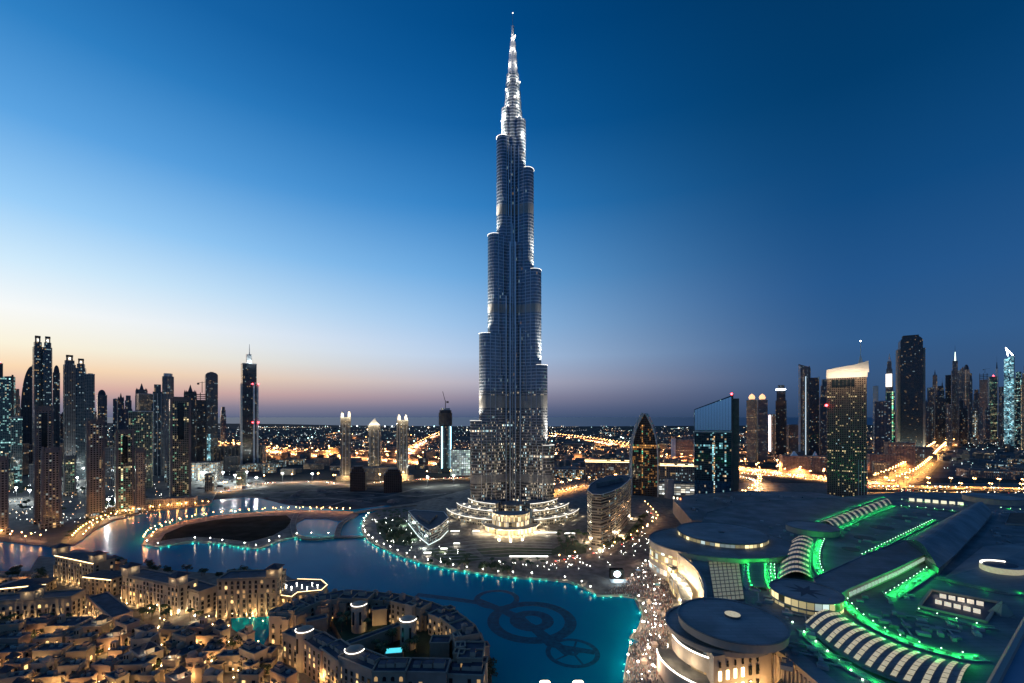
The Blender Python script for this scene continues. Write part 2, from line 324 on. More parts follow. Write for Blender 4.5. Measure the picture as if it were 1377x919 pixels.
for i in range(36):
    px, py = (rm_.uniform(345, 630), rm_.uniform(657, 679)) if i < 26 else (rm_.uniform(1270, 1400), rm_.uniform(608, 638)); X, Y = G(px, py); k = rm_.uniform(5, 16); mb = MB()
    mb.lathe(0, 0, [(k, 0), (k*.8, k*.10), (k*.45, k*.2), (.01, k*.24)], 11); o = mb.build('sand_mound', mat('mound_sand', (.13, .12, .11), .95, var=.4, scale=.2)); o.location = (X, Y, 0); o.scale = (1, rm_.uniform(.4, .8), rm_.uniform(.7, 1.6)); o.rotation_euler[2] = rm_.random()*3
    tag(o, 'low heap of excavated sand on the dark empty plot' if i < 26 else 'low heap of earth on the grey lot by the city highway', 'mound', 'sand heaps on the plot' if i < 26 else 'heaps on the grey lot')
# roads: z, width, path
def curve_pts(px, n=10, z=0):
    P = GP(px, z); out = []
    for i in range(len(P)-1):
        a = P[max(0, i-1)]; b = P[i]; c = P[i+1]; d = P[min(len(P)-1, i+2)]
        for k in range(n):
            t = k/n
            out.append(tuple(.5*((2*b[j])+(-a[j]+c[j])*t+(2*a[j]-5*b[j]+4*c[j]-d[j])*t*t+(-a[j]+3*b[j]-3*c[j]+d[j])*t**3) for j in (0, 1)))
    out.append(P[-1]); return out
def along(pts, step, start=0):
    out = []; acc = -start
    for a, b in zip(pts, pts[1:]):
        l = hypot(b[0]-a[0], b[1]-a[1]); 
        while acc+l >= 0 and l > 0:
            t = -acc/l
            if t > 1: break
            out.append((a[0]+(b[0]-a[0])*t, a[1]+(b[1]-a[1])*t, atan2(b[1]-a[1], b[0]-a[0]))); acc -= step
        acc += l
    return out
m_line = mat('road_paint', (.7, .7, .66), .6, var=.1)
ROADS = {
 'highway_far':   (curve_pts([(742, 586), (790, 592), (840, 601), (885, 611), (930, 619), (990, 629), (1050, 636), (1120, 644), (1180, 652)], z=.3), 84, .30),
 'highway_city':  (curve_pts([(1306, 575), (1293, 580), (1275, 592), (1257, 606), (1240, 622), (1216, 640), (1190, 651)], z=.35), 88, .35),
 'viaduct':       (curve_pts([(1160, 655), (1220, 655), (1290, 656), (1377, 658), (1520, 660)], z=9), 24, 9),
 'viaduct_near':  (curve_pts([(985, 636), (1060, 641), (1120, 648), (1180, 656), (1240, 662), (1377, 664), (1520, 666)], z=.4), 44, .4),
 'slip_road':     (curve_pts([(990, 640), (1012, 645), (1022, 655), (1012, 668), (996, 676)], z=.45), 16, .45),
 'left_highway':  (curve_pts([(240, 596), (300, 600), (350, 606), (430, 613), (520, 619), (590, 624), (680, 628)], z=.3), 66, .3),
 'left_avenue':   (curve_pts([(540, 622), (556, 604), (575, 592), (592, 583)], z=.35), 40, .35),
 'mid_road':      (curve_pts([(300, 662), (340, 652), (430, 648), (470, 652), (560, 645), (640, 643), (760, 640), (830, 650)], z=.4), 18, .4),
 'boulevard':     (curve_pts([(730, 668), (760, 660), (792, 654), (850, 657), (884, 668)], z=.5), 26, .5),
 'plaza_road':    (curve_pts([(742, 756), (775, 749), (810, 741), (842, 727), (866, 712), (880, 700), (872, 688), (862, 678)], z=1.4), 11, 1.4),
 'ring_road':     (curve_pts([(880, 702), (905, 702), (930, 690)], z=1.44), 9, 1.44),
 'west_road':     (curve_pts([(-60, 720), (0, 722), (60, 730)], z=1.4), 9, 1.4),
 'shore_road':    (curve_pts([(104, 727), (120, 712), (150, 697.5), (190, 688.5), (240, 683), (282, 679)], z=1.4), 10, 1.4),
 'island_road':   (curve_pts([(198, 729), (206, 718), (228, 708), (262, 699), (300, 694), (350, 690), (400, 688), (470, 690)], z=1.5), 8, 1.5),
}
for k, (P, wd, z) in ROADS.items():
    mb = MB(); mb.ribbon(P, wd, z, 0, thick=(1.2 if k == 'viaduct' else 0))
    # lane lines as separate dashes, and kerbs
    if wd > 20:
        for off in (-.25, .25):
            for i in range(0, len(P)-1, 2):
                a, b_ = P[i], P[i+1]; l = hypot(b_[0]-a[0], b_[1]-a[1]) or 1; nx, ny = -(b_[1]-a[1])/l*wd*off, (b_[0]-a[0])/l*wd*off
                mb.ribbon([(a[0]+nx, a[1]+ny), (b_[0]+nx, b_[1]+ny)], .4, z+.01, 1)
    o = struct('road', mb, [m_asph, m_line])
vi = thing('viaduct', 'long pale elevated road deck on round columns beyond the shopping centre', 'bridge', (0, 0, 0))
P, wd, z = ROADS['viaduct']
for off in (-1, 1):
    mb = MB()
    for a, b_ in zip(P, P[1:]):
        l = hypot(b_[0]-a[0], b_[1]-a[1]) or 1; nx, ny = -(b_[1]-a[1])/l*wd/2*off, (b_[0]-a[0])/l*wd/2*off
        mb.bar((a[0]+nx, a[1]+ny, z+.2), (b_[0]+nx, b_[1]+ny, z+.2), 1.0)
    mb.build('barrier', m_curb, vi)
for x, y, a in along(P, 40, 10):
    MB().lathe(x, y, [(1.6, 0), (1.6, 7), (4, 7.8)], 10).build('column', m_curb, vi)
# footbridges round the island basin
for pts, zz, lab in (([(397, 720), (412, 724), (432, 724), (452, 722), (470, 722)], 2.4, 'low stone bridge with lit railing between island and lake basin'),
                 ([(400, 690), (394, 703), (397, 720)], 2.6, 'curved bridge on the island side of the small basin'),
                 ([(470, 697), (458, 706), (453, 722)], 2.6, 'curved bridge on the tower side of the small basin'),
                 ([(470, 722), (485, 722), (492, 721)], 1.6, 'thin dark footbridge crossing the channel mouth'),
                 ([(476, 690), (500, 686), (530, 682), (560, 679)], 2.6, 'long slender bridge from the island road toward the tower gardens')):
    t = thing('footbridge', lab, 'bridge'); P = curve_pts(pts, 6, zz)
    mb = MB(); mb.ribbon(P, 7, zz, 0, thick=1.2); mb.build('deck', m_pave, t)
    mb = MB()
    for off in (-3.4, 3.4):
        for a, b_ in zip(P, P[1:]):
            l = hypot(b_[0]-a[0], b_[1]-a[1]) or 1; nx, ny = -(b_[1]-a[1])/l*off, (b_[0]-a[0])/l*off
            mb.bar((a[0]+nx, a[1]+ny, zz+.55), (b_[0]+nx, b_[1]+ny, zz+.55), .25)
    mb.build('railing', m_curb, t)
    for x, y, a in along(P, 14, 4): MB().lathe(x, y, [(.9, 0), (.9, zz-1)], 8).build('pier', m_curb, t)
# ------------------------------------------------------------------ the tall tower
TX, TY = (689.5-CX)*735/F, 735.0
sc_ = F/TY
def zpx(py): return H+(HY-py)*TY/F
steel = (.36, .38, .41)
f_top = facade('tower_glass', steel, (.075, .12, .17), w=1.5, h=5.2, mu=.09, mv=.27, prob=.008, clump=2.5, cs=.85, st=1.6, gr=.13, wr=.38, wm=.3, gm=.7)
f_mid = facade('tower_glass_rooms', (.24, .24, .25), (.04, .06, .08), gm=.7, warm=(1, .80, .55), w=1.9, h=4.4, mu=.2, mv=.42, prob=.12, clump=1.3, cs=.3, st=3.0, gr=.14, wr=.4, wm=.3)
f_low = facade('tower_glass_hotel', (.25, .23, .21), (.03, .035, .04), gm=.6, warm=(1, .82, .58), w=1.9, h=4.8, mu=.2, mv=.42, prob=.2, clump=1.3, cs=.2, st=3.2, gr=.14, wr=.4, wm=.3)
m_louv = facade('mechanical_louvre', (.36, .34, .31), (.14, .13, .12), w=1.0, h=1.6, mu=.2, mv=.35, prob=0, gr=.4, wr=.35, wm=.4)
m_roof = mat('terrace_roof', (.25, .25, .25), .8, var=.2)
m_steel = mat('spire_steel', (.6, .6, .62), .32, .7, var=.15, scale=.3)
m_led = emat('white_led', (1, .93, .78), 3.2); m_ledt = emat('terrace_led', (1, .93, .8), 1.4)
m_warmled = emat('warm_led', (1, .72, .34), 4.5)
m_fin = mat('steel_fin', (.5, .52, .55), .3, .8, var=.1)
bk = thing('tall_tower', 'very tall stepped glass tower tapering to a lit needle spire beside the lake', 'skyscraper', (TX, TY, 0))
ORG = (TX, TY, 0)
bands = [(52, 66), (172, 192), (326, 340), (488, 504)]
def zone_mat(z):
    for a, b in bands:
        if a <= z < b: return 3
    return 0 if z < 115 else (1 if z < 200 else 2)
cuts = [0, 52, 66, 115, 172, 192, 200, 326, 340, 488, 504]
MATS = [f_low, f_mid, f_top, m_louv, m_roof]
def column(mb, outline_of_z, steps):
    zs = sorted(set([0]+[c for c in cuts if c < steps[-1]]+steps))
    for a, b in zip(zs, zs[1:]):
        poly = outline_of_z((a+b)/2)
        if poly: mb.prism(poly, a, b, zone_mat((a+b)/2), 4, top=(b in steps), smooth=False)
def wing(ang, tiers, name='wing', nlight=True):
    """tiers: (reach from the core to the tip, tip radius, top height), longest first"""
    mb = MB()
    def out(z):
        for L_, r, zt in tiers:
            if z < zt: return stadium(TX, TY, L_-r, r, ang, 10)
    column(mb, out, [t[2] for t in tiers])
    w_ = mb.build(name, MATS, bk, ORG)
    # side bays, wider and shorter
    for sgn in (-1, 1):
        mb = MB()
        ts = [(L_*.62, t[1]*.62, t[2]*.80-8) for t in tiers for L_ in [t[0]]][:4]
        ox, oy = -sin(ang)*sgn*8.5, cos(ang)*sgn*8.5
        def out2(z):
            for L_, r, zt in ts:
                if z < zt: return stadium(TX+ox, TY+oy, L_-r, r, ang, 8)
        column(mb, out2, [t[2] for t in ts]); mb.build('side_bay', MATS, w_)
        mb.build  # noqa
    # vertical fins on the flanks
    mb = MB()
    for i, (L_, r, zt) in enumerate(tiers):
        z0 = 0 if i == 0 else tiers[i-1][2]
        for d in [L_-r-k*9.0 for k in range(0, 5)]:
            if d < 14: continue
            for sgn in (-1, 1):
                x = TX+cos(ang)*d-sin(ang)*sgn*(r+.25); y = TY+sin(ang)*d+cos(ang)*sgn*(r+.25)
                mb.bar((x, y, z0), (x, y, zt), .42)
    mb.build('fin', m_fin, w_, ORG)
    # terraces: lit edge and uplights aimed at the wall of the next tier
    for i, (L_, r, zt) in enumerate(tiers[:-1]):
        nL, nr = tiers[i+1][0], tiers[i+1][1]
        mb = MB(); c = (TX+cos(ang)*(L_-r), TY+sin(ang)*(L_-r))
        arc = [(c[0]+(r+.3)*cos(t), c[1]+(r+.3)*sin(t), zt+.8) for t in [ang-pi/2+pi*k/10 for k in range(11)]]
        mb.path(arc, .42); mb.build('lit_parapet', m_ledt, w_, ORG)
        if nlight:
            d = (L_+nL)/2+1.5
            o = put_light(light('terrace_flood', 240000, (1, .93, .78), 1.2, 'SPOT', cone=1.25), (cos(ang)*d, sin(ang)*d, zt+2.5), w_)
            o.rotation_euler = (radians(180-17), 0, ang+pi/2)
            o = put_light(light('terrace_beam', 1500000, (1, .94, .82), 1.0, 'SPOT', cone=.5), (cos(ang)*(L_-2.5), sin(ang)*(L_-2.5), zt+2.5), w_); o.rotation_euler = (radians(180-12), 0, ang+pi/2)
    return w_
c30 = cos(radians(30))
def T_(lst): return [((reach-r)/c30+r, r, z) for reach, r, z in lst]
left = T_([(68, 12.5, 151), (54.5, 12.5, 291), (41, 12, 453), (27, 11, 617), (19, 9.5, 668)])
right = T_([(66, 12.5, 112), (56, 12.5, 240), (46.5, 12, 395), (34.5, 11, 562), (21.5, 9.5, 648)])
rear = T_([(60, 12, 200), (50, 12, 340), (38, 11, 500), (24, 10, 600)])
# fix junction: side bays must not have local offset (their parent sits at the tower origin)
_b = MB.build
def _build(s, name, mats, parent=None, org=(0, 0, 0), link=True):
    if parent is not None and org == (0, 0, 0) and parent.name.startswith('wing'): org = ORG
    return _b(s, name, mats, parent, org, link)
MB.build = _build
wing(radians(210), left); wing(radians(330), right); wing(radians(90), rear, nlight=False)
MB.build = _b
mb = MB()
def core(z):
    if z < 617: return circ(TX, TY, 16.5, 12)
    return None
column(mb, core, [617]); mb.build('core', MATS, bk, ORG)
# two glazed mullion piers standing in the re-entrant corner between the front wings
mb = MB()
for dx in (-7, -2.6, 2.6, 9.5):
    mb.bar((TX+dx, TY-18.6, 0), (TX+dx, TY-18.6, 600), 1.0, 8)
mb.build('corner_fin', m_fin, bk, ORG)
for dx, zt, r_ in ((-10.5, 352, 1.0), (-4.2, 440, 1.3), (0, 470, .7), (4.2, 440, 1.3), (12, 300, 1.0)):
    MB().bar((TX+dx, TY-24.5-abs(dx)*.55, 0), (TX+dx, TY-24.5-abs(dx)*.55, zt), r_, 8).build('corner_pier', m_fin, bk, ORG)
sp_ = [(15.5, 600, 668), (14.2, 668, 683), (13, 683, 700), (11.8, 700, 716), (10.4, 716, 729), (8.2, 729, 742), (7.2, 742, 754), (6.4, 754, 768), (5.0, 768, 783), (3.6, 783, 792), (2.4, 792, 812)]
mb = MB()
for i, (r, a, b) in enumerate(sp_):
    mb.prism(circ(TX, TY, r, 12), a, b, 0 if a < 729 else 1, 2, smooth=False)
for i in range(0, 17): mb.lathe(TX, TY, [(13.8-i*.28, 646+i*5), (14.9-i*.28, 646+i*5), (14.9-i*.28, 647.2+i*5), (13.8-i*.28, 647.2+i*5)], 16, 1)
spo = mb.build('spire', [f_top, m_steel, m_roof], bk, ORG)
MB().bar((TX, TY, 812), (TX, TY, 834), .6, 5, r2=.35).build('antenna', m_steel, spo, ORG)
mb = MB(); mb.ball((TX, TY, 834), 1.0); mb.build('beacon', m_led, spo, ORG)
for k in range(9):
    a = k*2.4+.4; z = [617, 648, 668, 683, 700, 716, 742, 768, 792][k]; r = [18, 19, 15, 14, 12.5, 11, 8.5, 6.5, 4.5][k]
    mb = MB(); mb.box(TX+cos(a)*r, TY-abs(sin(a))*r, z, z+1.6, 3, 2); mb.build('floodlight', m_led, spo, ORG)
for z, r, pw in ((619, 24, 26000), (650, 22, 26000), (670, 19, 18000), (690, 17, 16000), (716, 15, 14000), (742, 12, 11000), (768, 9, 9000), (790, 7, 9000)):
    for sx_ in (-1, 1):
        put_light(light('spire_flood%d' % z, pw, (1, .93, .78), .8, 'POINT'), (TX*0+sx_*r*.75, -r*.75, z+2), spo)
bk.scale = (1.02, 1.02, 1.017)
# entrance pavilion: bright curved glass drum in front of the core
f_pod = facade('podium_glass', (.36, .33, .28), (.03, .03, .03), warm=(1, .74, .42), w=3.0, h=4.0, mu=.1, mv=.3, prob=.26, clump=1.2, cs=.25, st=1.3)
f_ent = facade('entrance_glass', (.5, .44, .34), (.2, .15, .08), warm=(1, .72, .36), cool=(1, .85, .6), w=2.2, h=7, mu=.06, mv=.12, prob=.95, clump=.1, cs=.3, st=1.5)
ent = thing('entrance_pavilion', 'brilliantly lit curved glass entrance hall at the foot of the tall tower', 'building', (TX, 600, 0))
E = (TX, 600, 0)
ex = TX-3
MB().prism(circ(ex, 622, 27, 20, pi, 2*pi), 1.3, 24, 0, 1).build('glass_hall', [f_ent, m_roof], ent, E)
MB().prism(circ(ex, 617, 37, 24, pi, 2*pi), 1.3, 8, 0, 1).build('lobby', [f_ent, m_curb], ent, E)
mb = MB(); mb.lathe(ex, 617, [(38, 8), (41, 8.6), (41, 9.2), (38, 9.3)], 32); mb.build('canopy', m_curb, ent, E)
mb = MB(); mb.prism(circ(ex, 560, 17, 24), 1.3, 1.6, 0, 0); mb.build('forecourt_basin', mat('basin', (.3, .26, .2), .2), ent, E)
for i, a in enumerate((200, 225, 250, 270, 290, 315, 340)):
    put_light(light('entrance_flood', 20000, (1, .80, .5), .8), (ex-TX+46*cos(radians(a)), 17+46*sin(radians(a)), 7), ent)
# terraces of the tower podium: crescents either side
pod = thing('tower_podium', 'stepped crescent podium terraces with white lit edges round the tall tower', 'building', (TX, TY, 0))
def crescent(cx, cyy, r0, r1, a0, a1, n=18):
    return circ(cx, cyy, r1, n, radians(a0), radians(a1))+circ(cx, cyy, r0, n, radians(a0), radians(a1))[::-1]
def cres_prism(mb, cx, cyy, r0, r1, a0, a1, z0, z1, ms=0, mt=1, n=14):
    for i in range(n):
        b0, b1 = a0+(a1-a0)*i/n, a0+(a1-a0)*(i+1)/n
        A, B, C_, D = [(cx+r*cos(radians(t)), cyy+r*sin(radians(t))) for r, t in ((r1, b0), (r1, b1), (r0, b1), (r0, b0))]
        u0, u1 = radians(b0)*r1, radians(b1)*r1
        mb.face([(*A, z0), (*B, z0), (*B, z1), (*A, z1)], ms, [(u0, z0), (u1, z0), (u1, z1), (u0, z1)])
        mb.face([(*C_, z0), (*D, z0), (*D, z1), (*C_, z1)], ms, [(u1, z0), (u0, z0), (u0, z1), (u1, z1)])
        mb.face([(*A, z1), (*B, z1), (*C_, z1), (*D, z1)], mt)
        if i == 0: mb.face([(*D, z0), (*A, z0), (*A, z1), (*D, z1)], ms)
        if i == n-1: mb.face([(*B, z0), (*C_, z0), (*C_, z1), (*B, z1)], ms)
for sgn, a0, a1 in ((0, 196, 254), (1, 286, 344)):
    for k, (r0, r1, z) in enumerate(((60, 112, 10), (56, 96, 19), (50, 78, 26))):
        mb = MB(); cres_prism(mb, TX, TY, r0, r1, a0+k*2, a1-k*2, 1.3 if k == 0 else [0, 10, 19][k], z); t_ = mb.build('terrace_block', [f_pod, m_roof], pod, ORG)
        mb = MB(); mb.path([(TX+(r1+.4)*cos(radians(a)), TY+(r1+.4)*sin(radians(a)), z+.7) for a in [a0+k*2+(a1-a0-4*k)*i/18 for i in range(19)]], .55); mb.build('lit_edge', m_ledt, t_, ORG)
        for i in range(4):
            a = radians(a0+(a1-a0)*(i+.5)/4); put_light(light('podium_flood', 2600, (1, .86, .6), .7), ((r1+8)*cos(a), (r1+8)*sin(a), z-6), pod)
MB().prism(circ(TX, TY, 60, 24, radians(180), radians(360)), 1.3, 22, 0, 1).build('terrace_block', [f_pod, m_roof], pod, ORG)
# ------------------------------------------------------------------ city towers
f_blue = facade('blue_glass', (.10, .12, .13), (.03, .05, .065), w=3, h=3.8, mu=.12, mv=.3, prob=.06, clump=1.2, cs=.6, st=2.2)
f_teal = facade('teal_glass', (.09, .13, .14), (.02, .06, .07), warm=(1, .8, .5), cool=(.5, 1, .95), w=3.2, h=3.8, mu=.1, mv=.3, prob=.16, clump=1.4, cs=.75, st=2.6)
f_grey = facade('grey_tower', (.17, .16, .16), (.025, .03, .04), w=3.2, h=3.6, mu=.25, mv=.35, prob=.07, clump=1.0, cs=.4, st=2.2)
f_dark = facade('dark_tower', (.06, .062, .068), (.02, .025, .032), w=3, h=3.8, mu=.1, mv=.25, prob=.03, clump=1.4, cs=.5, st=2)
f_beige = facade('beige_residence', (.20, .18, .16), (.03, .035, .035), warm=(1, .68, .32), cool=(.85, 1, .9), w=3.4, h=3.4, mu=.2, mv=.35, prob=.10, clump=.9, cs=.35, st=2.0)
f_green = facade('green_glass_residence', (.18, .17, .14), (.03, .055, .045), warm=(1, .8, .4), cool=(.4, 1, .6), w=3, h=3.4, mu=.12, mv=.3, prob=.14, clump=1.2, cs=.3, st=2.2)
f_warm = facade('warm_tower', (.30, .24, .18), (.05, .04, .03), warm=(1, .66, .3), w=3, h=3.4, mu=.28, mv=.4, prob=.2, clump=.8, cs=.1, st=1.8)
f_hotel = facade('hotel_brown', (.24, .155, .10), (.02, .02, .02), warm=(1, .74, .36), w=3.1, h=3.3, mu=.24, mv=.42, prob=.09, clump=.7, cs=.05, st=3.2)
f_cyan = facade('cyan_lit', (.2, .3, .34), (.05, .12, .14), warm=(.6, .95, 1), cool=(.35, .85, 1), w=4, h=4.4, mu=.1, mv=.2, prob=.7, clump=.6, cs=.6, st=1.6)
f_dim = facade('dim_far', (.13, .135, .15), (.04, .05, .065), w=4, h=4, mu=.2, mv=.3, prob=.06, clump=1, cs=.5, st=2.6)
f_pink = facade('pinkish_block', (.30, .2, .16), (.05, .04, .04), warm=(1, .6, .3), w=3.6, h=3.6, mu=.3, mv=.4, prob=.15, clump=.7, cs=.2, st=1.6)
f_lowrise = facade('low_rise_lit', (.2, .19, .17), (.04, .04, .04), w=4, h=4, mu=.15, mv=.3, prob=.4, clump=.9, cs=.5, st=1.8)
m_mir, ntm, bm = newmat('sky_mirror'); bm.inputs['Base Color'].default_value = (.62, .9, 1, 1); bm.inputs['Metallic'].default_value = 1; bm.inputs['Roughness'].default_value = .12
f_mirror = facade('mirror_blue', (.05, .08, .10), (.02, .07, .12), warm=(1, .8, .5), cool=(.5, .95, 1), w=2.4, h=4, mu=.05, mv=.06, prob=.02, clump=1.5, cs=.8, st=2.5, gr=.05)
m_conc = mat('raw_concrete', (.085, .075, .07), .9, var=.3, scale=.1)
m_tan = mat('tan_plaster', (.38, .31, .235), .8, var=.15, scale=.2)
m_beige = mat('beige_stone', (.34, .28, .22), .8, var=.18, scale=.12)
m_dkroof = mat('dark_roof', (.055, .06, .075), .75, var=.3, scale=.15)
m_white = mat('white_cladding', (.7, .7, .68), .55, var=.1, scale=.1)
m_palefin = mat('pale_fin', (.45, .45, .44), .4, .3, var=.1)
m_red = emat('red_beacon', (1, .04, .05), 18)
m_lampw = emat('white_lamp', (.92, .97, 1), 14)
m_lampy = emat('yellow_lamp', (1, .74, .38), 12)
m_cool = emat('cool_strip', (.45, .85, 1), 3.2)
tw_ = [0]
def tower(label, xl, xr, yt, yb, fm, style='box', ang=0.0, deep=1.0, group=None, name='tower', cat='tower', red=False, sp=None, roofm=None, spot=None, lit=None, fins=0):
    Y = (H)*F/(yb-HY); X = ((xl+xr)/2-CX)*Y/F; th = atan2(X, Y); tw_[0] += 1; jt = .16*sin(tw_[0]*2.3); W = (xr-xl)*Y/F*cos(th)/(1+abs(jt)*.7); D = W*deep; Z = H+(HY-yt)*Y/F
    Yc = Y+D/2; X *= Yc/Y; O = (X, Yc, 0)
    rm = roofm or m_dkroof
    t = thing(name, label, cat, O, group); t.rotation_euler[2] = -th+jt
    def P(nm, mb, mats, par=None): return mb.build(nm, mats, par or t, O)
    top = Z
    if style == 'box':
        a = P('body', MB().box(X, Yc, 0, Z-3, W, D, ang, 0, 1), [fm, rm])
        P('parapet', MB().box(X, Yc, Z-3, Z-1.5, W+.8, D+.8, ang, 0, 1), [m_palefin, rm])
        P('roof_plant', MB().box(X+W*.08, Yc, Z-1.5, Z, W*.5, D*.5, ang), m_grey_p)
    elif style == 'round':
        P('body', MB().prism(circ(X, Yc, W/2, 20, ry=D/2), 0, Z*.97, 0, 1), [fm, rm])
        P('crown', MB().prism(circ(X, Yc, W*.38, 20, ry=D*.38), Z*.97, Z, 0, 1), [m_palefin, rm])
    elif style == 'setback':
        k = (1, .82, .6); zs = (0, Z*.78, Z*.92, Z)
        for i in range(3): P(['body', 'upper_tier', 'crown'][i], MB().box(X, Yc, zs[i], zs[i+1], W*k[i], D*k[i], ang, 0, 1), [fm, rm])
    elif style == 'gothic':
        P('body', MB().box(X, Yc, 0, Z*.84, W, D, ang, 0, 1), [fm, rm]); P('upper_tier', MB().box(X, Yc, Z*.84, Z*.92, W*.66, D*.66, ang, 0, 1), [fm, rm])
        for dx, dy in ((-1, -1), (1, -1), (-1, 1), (1, 1)):
            P('turret', MB().box(X+dx*W*.4, Yc+dy*D*.4, Z*.84, Z*.9, W*.16, D*.16).prism(rect(X+dx*W*.4, Yc+dy*D*.4, W*.16, D*.16), Z*.9, Z*.94, 1, 1, scale=.02), [fm, rm])
        P('pinnacle', MB().prism(rect(X, Yc, W*.36, D*.36, ang), Z*.92, Z, 0, 0, scale=.04), [rm])
    elif style == 'dome':
        P('body', MB().box(X, Yc, 0, Z*.93, W, D, ang, 0, 1), [fm, rm])
        r = W*.42; P('dome', MB().lathe(X, Yc, [(r*cos(pi/2*i/6), Z*.93+(Z*.07)*sin(pi/2*i/6)) for i in range(7)], 16), rm)
    elif style == 'rounded':   # slab whose top corners are rounded
        n = 8; r = W*.32; prof = [(-W/2, 0), (W/2, 0)]+[(W/2-r+r*sin(pi/2*(1-i/n)), Z-r+r*cos(pi/2*(1-i/n))) for i in range(n+1)]+[(-W/2+r-r*sin(pi/2*i/n), Z-r+r*cos(pi/2*i/n)) for i in range(n+1)]
        mb = MB(); side(mb, prof, X, Yc, D, ang); P('body', mb, [fm, rm])
        P('parapet', MB().box(X, Yc, Z, Z+2, W*.3, D*.8, ang), rm)
    elif style == 'sail':      # quarter curve, highest at the right-hand edge
        n = 12; prof = [(-W/2, 0), (W/2, 0), (W/2, Z)]+[(W/2-W*sin(pi/2*i/n), Z*.55+Z*.45*cos(pi/2*i/n)) for i in range(1, n+1)]
        mb = MB(); side(mb, prof, X, Yc, D, ang); P('body', mb, [fm, rm]); P('edge_fin', MB().box(X+W/2, Yc-D*.4, 0, Z+4, W*.05, D*.12), m_palefin)
    elif style == 'wedge':     # roof slants up to one side
        h2 = sp or .8; prof = [(-W/2, 0), (W/2, 0), (W/2, Z), (-W/2, Z*h2)]
        mb = MB(); side(mb, prof, X, Yc, D, ang); P('body', mb, [fm, rm]); P('edge_fin', MB().box(X+W/2*1.02, Yc-D*.45, 0, Z+3, W*.07, D*.14), m_conc)
    elif style == 'ogive':
        n = 12; hw = lambda z: W/2*(1 if z < Z*.42 else max(.0, 1-((z-Z*.42)/(Z*.58))**2.5)); zz = [0, Z*.42]+[Z*.42+Z*.58*i/n for i in range(1, n+1)]
        prof = [(-hw(z), z) for z in zz][::-1][1:]+[(hw(z), z) for z in zz]
        mb = MB(); side(mb, prof, X, Yc, D, ang); P('body', mb, [fm, rm])
        for s_ in (-1, 1):
            mb = MB(); pts = [(X+s_*(hw(z)+1)-(1.5 if s_ < 0 else 0), Yc-D/2-1, z) for z in zz]; mb.path(pts, 4.2 if s_ < 0 else 1.6); P('shell_edge', mb, m_palefin)
    elif style == 'spire':
        P('body', MB().box(X, Yc, 0, Z*.74, W, D, ang, 0, 1), [fm, rm]); P('upper_tier', MB().box(X, Yc, Z*.74, Z*.84, W*.7, D*.7, ang, 0, 1), [fm, rm])
        P('spire', MB().prism(rect(X, Yc, W*.42, D*.42, ang), Z*.84, Z*.92, 0, 0, scale=.35).bar((X, Y+D/2, Z*.92), (X, Y+D/2, Z), W*.035, 6, r2=W*.01), [rm])
    elif style == 'ringtop':   # twin-pier crown with a ring between
        P('body', MB().box(X, Yc, 0, Z*.92, W, D, ang, 0, 1), [fm, rm]); P('upper_tier', MB().box(X, Yc, Z*.92, Z*.955, W*.78, D*.78, ang, 0, 1), [fm, rm])
        mb = MB()
        for dx in (-1, 1): mb.box(X+dx*W*.22, Yc, Z*.955, Z*.99, W*.12, D*.4)
        mb.box(X, Yc, Z*.985, Z, W*.6, D*.4); P('crown', mb, m_conc)
        P('crown_lamp', MB().ball((X, Yc-D*.2, Z*.97), W*.07), m_lampw)
    elif style == 'site':      # building still under construction
        P('body', MB().box(X, Yc, 0, Z*.9, W, D, ang, 0, 1), [fm, m_conc]); 
        mb = MB()
        for i in range(4): mb.box(X, Yc, Z*(.9+.025*i), Z*(.9+.025*i)+1.0, W*1.1, D*1.1, ang)
        for dx in (-.45, 0, .45): mb.box(X+dx*W, Yc-D*.45, Z*.9, Z, W*.06, W*.06)
        P('open_floors', mb, m_conc)
        cr = thing('tower_crane', 'tower crane standing over the '+label.split(' ', 1)[-1][:60], 'crane', (X+W*.2, Yc, Z), None)
        cl = [(0, 0, 0), (0, 0, 32)]
        MB().bar((0, 0, 0), (0, 0, 34), .9).build('mast', m_conc, cr); MB().bar((-14, 0, 30), (38, 0, 36), .7).build('jib', m_conc, cr); MB().box(-12, 0, 25, 30, 5, 3).build('counterweight', m_conc, cr)
    if fins:
        mb = MB()
        for i in range(fins):
            x = X-W/2+W*(i+.5)/fins; mb.box(x, Yc-D/2-.6, 0, Z*.9, W*.05, 1.4)
        P('fin', mb, m_palefin)
    if red: P('beacon', MB().ball((X, Yc-D/2, Z+2), max(1.2, Y/700)), m_red)
    if lit: P('lit_band', MB().box(X, Yc-D/2-.5, lit[0]*Z, lit[1]*Z, W*.96, .8), lit[2])
    t['_'] = 1; del t['_']
    return t, X, Yc, W, D, Z
def side(mb, prof, X, Yc, D, ang=0):
    n = len(prof); ca, sa = cos(ang), sin(ang)
    def w(x, y, z): return (X+x*ca-y*sa, Yc+x*sa+y*ca, z)
    mb.face([w(x, -D/2, z) for x, z in prof], 0, [(x, z) for x, z in prof]); mb.face([w(x, D/2, z) for x, z in prof][::-1], 0, [(x, z) for x, z in prof][::-1])
    for i in range(n):
        a, b = prof[i], prof[(i+1) % n]; vert = abs(b[0]-a[0]) < abs(b[1]-a[1])
        mb.face([w(a[0], -D/2, a[1]), w(a[0], D/2, a[1]), w(b[0], D/2, b[1]), w(b[0], -D/2, b[1])], 0 if vert else 1, [(0, a[1]), (D, a[1]), (D, b[1]), (0, b[1])])
m_grey_p = mat('roof_plant_grey', (.14, .14, .14), .8, var=.3)
T = tower
m_gdark = mat('dark_glass', (.015, .02, .02), .1, var=.3)
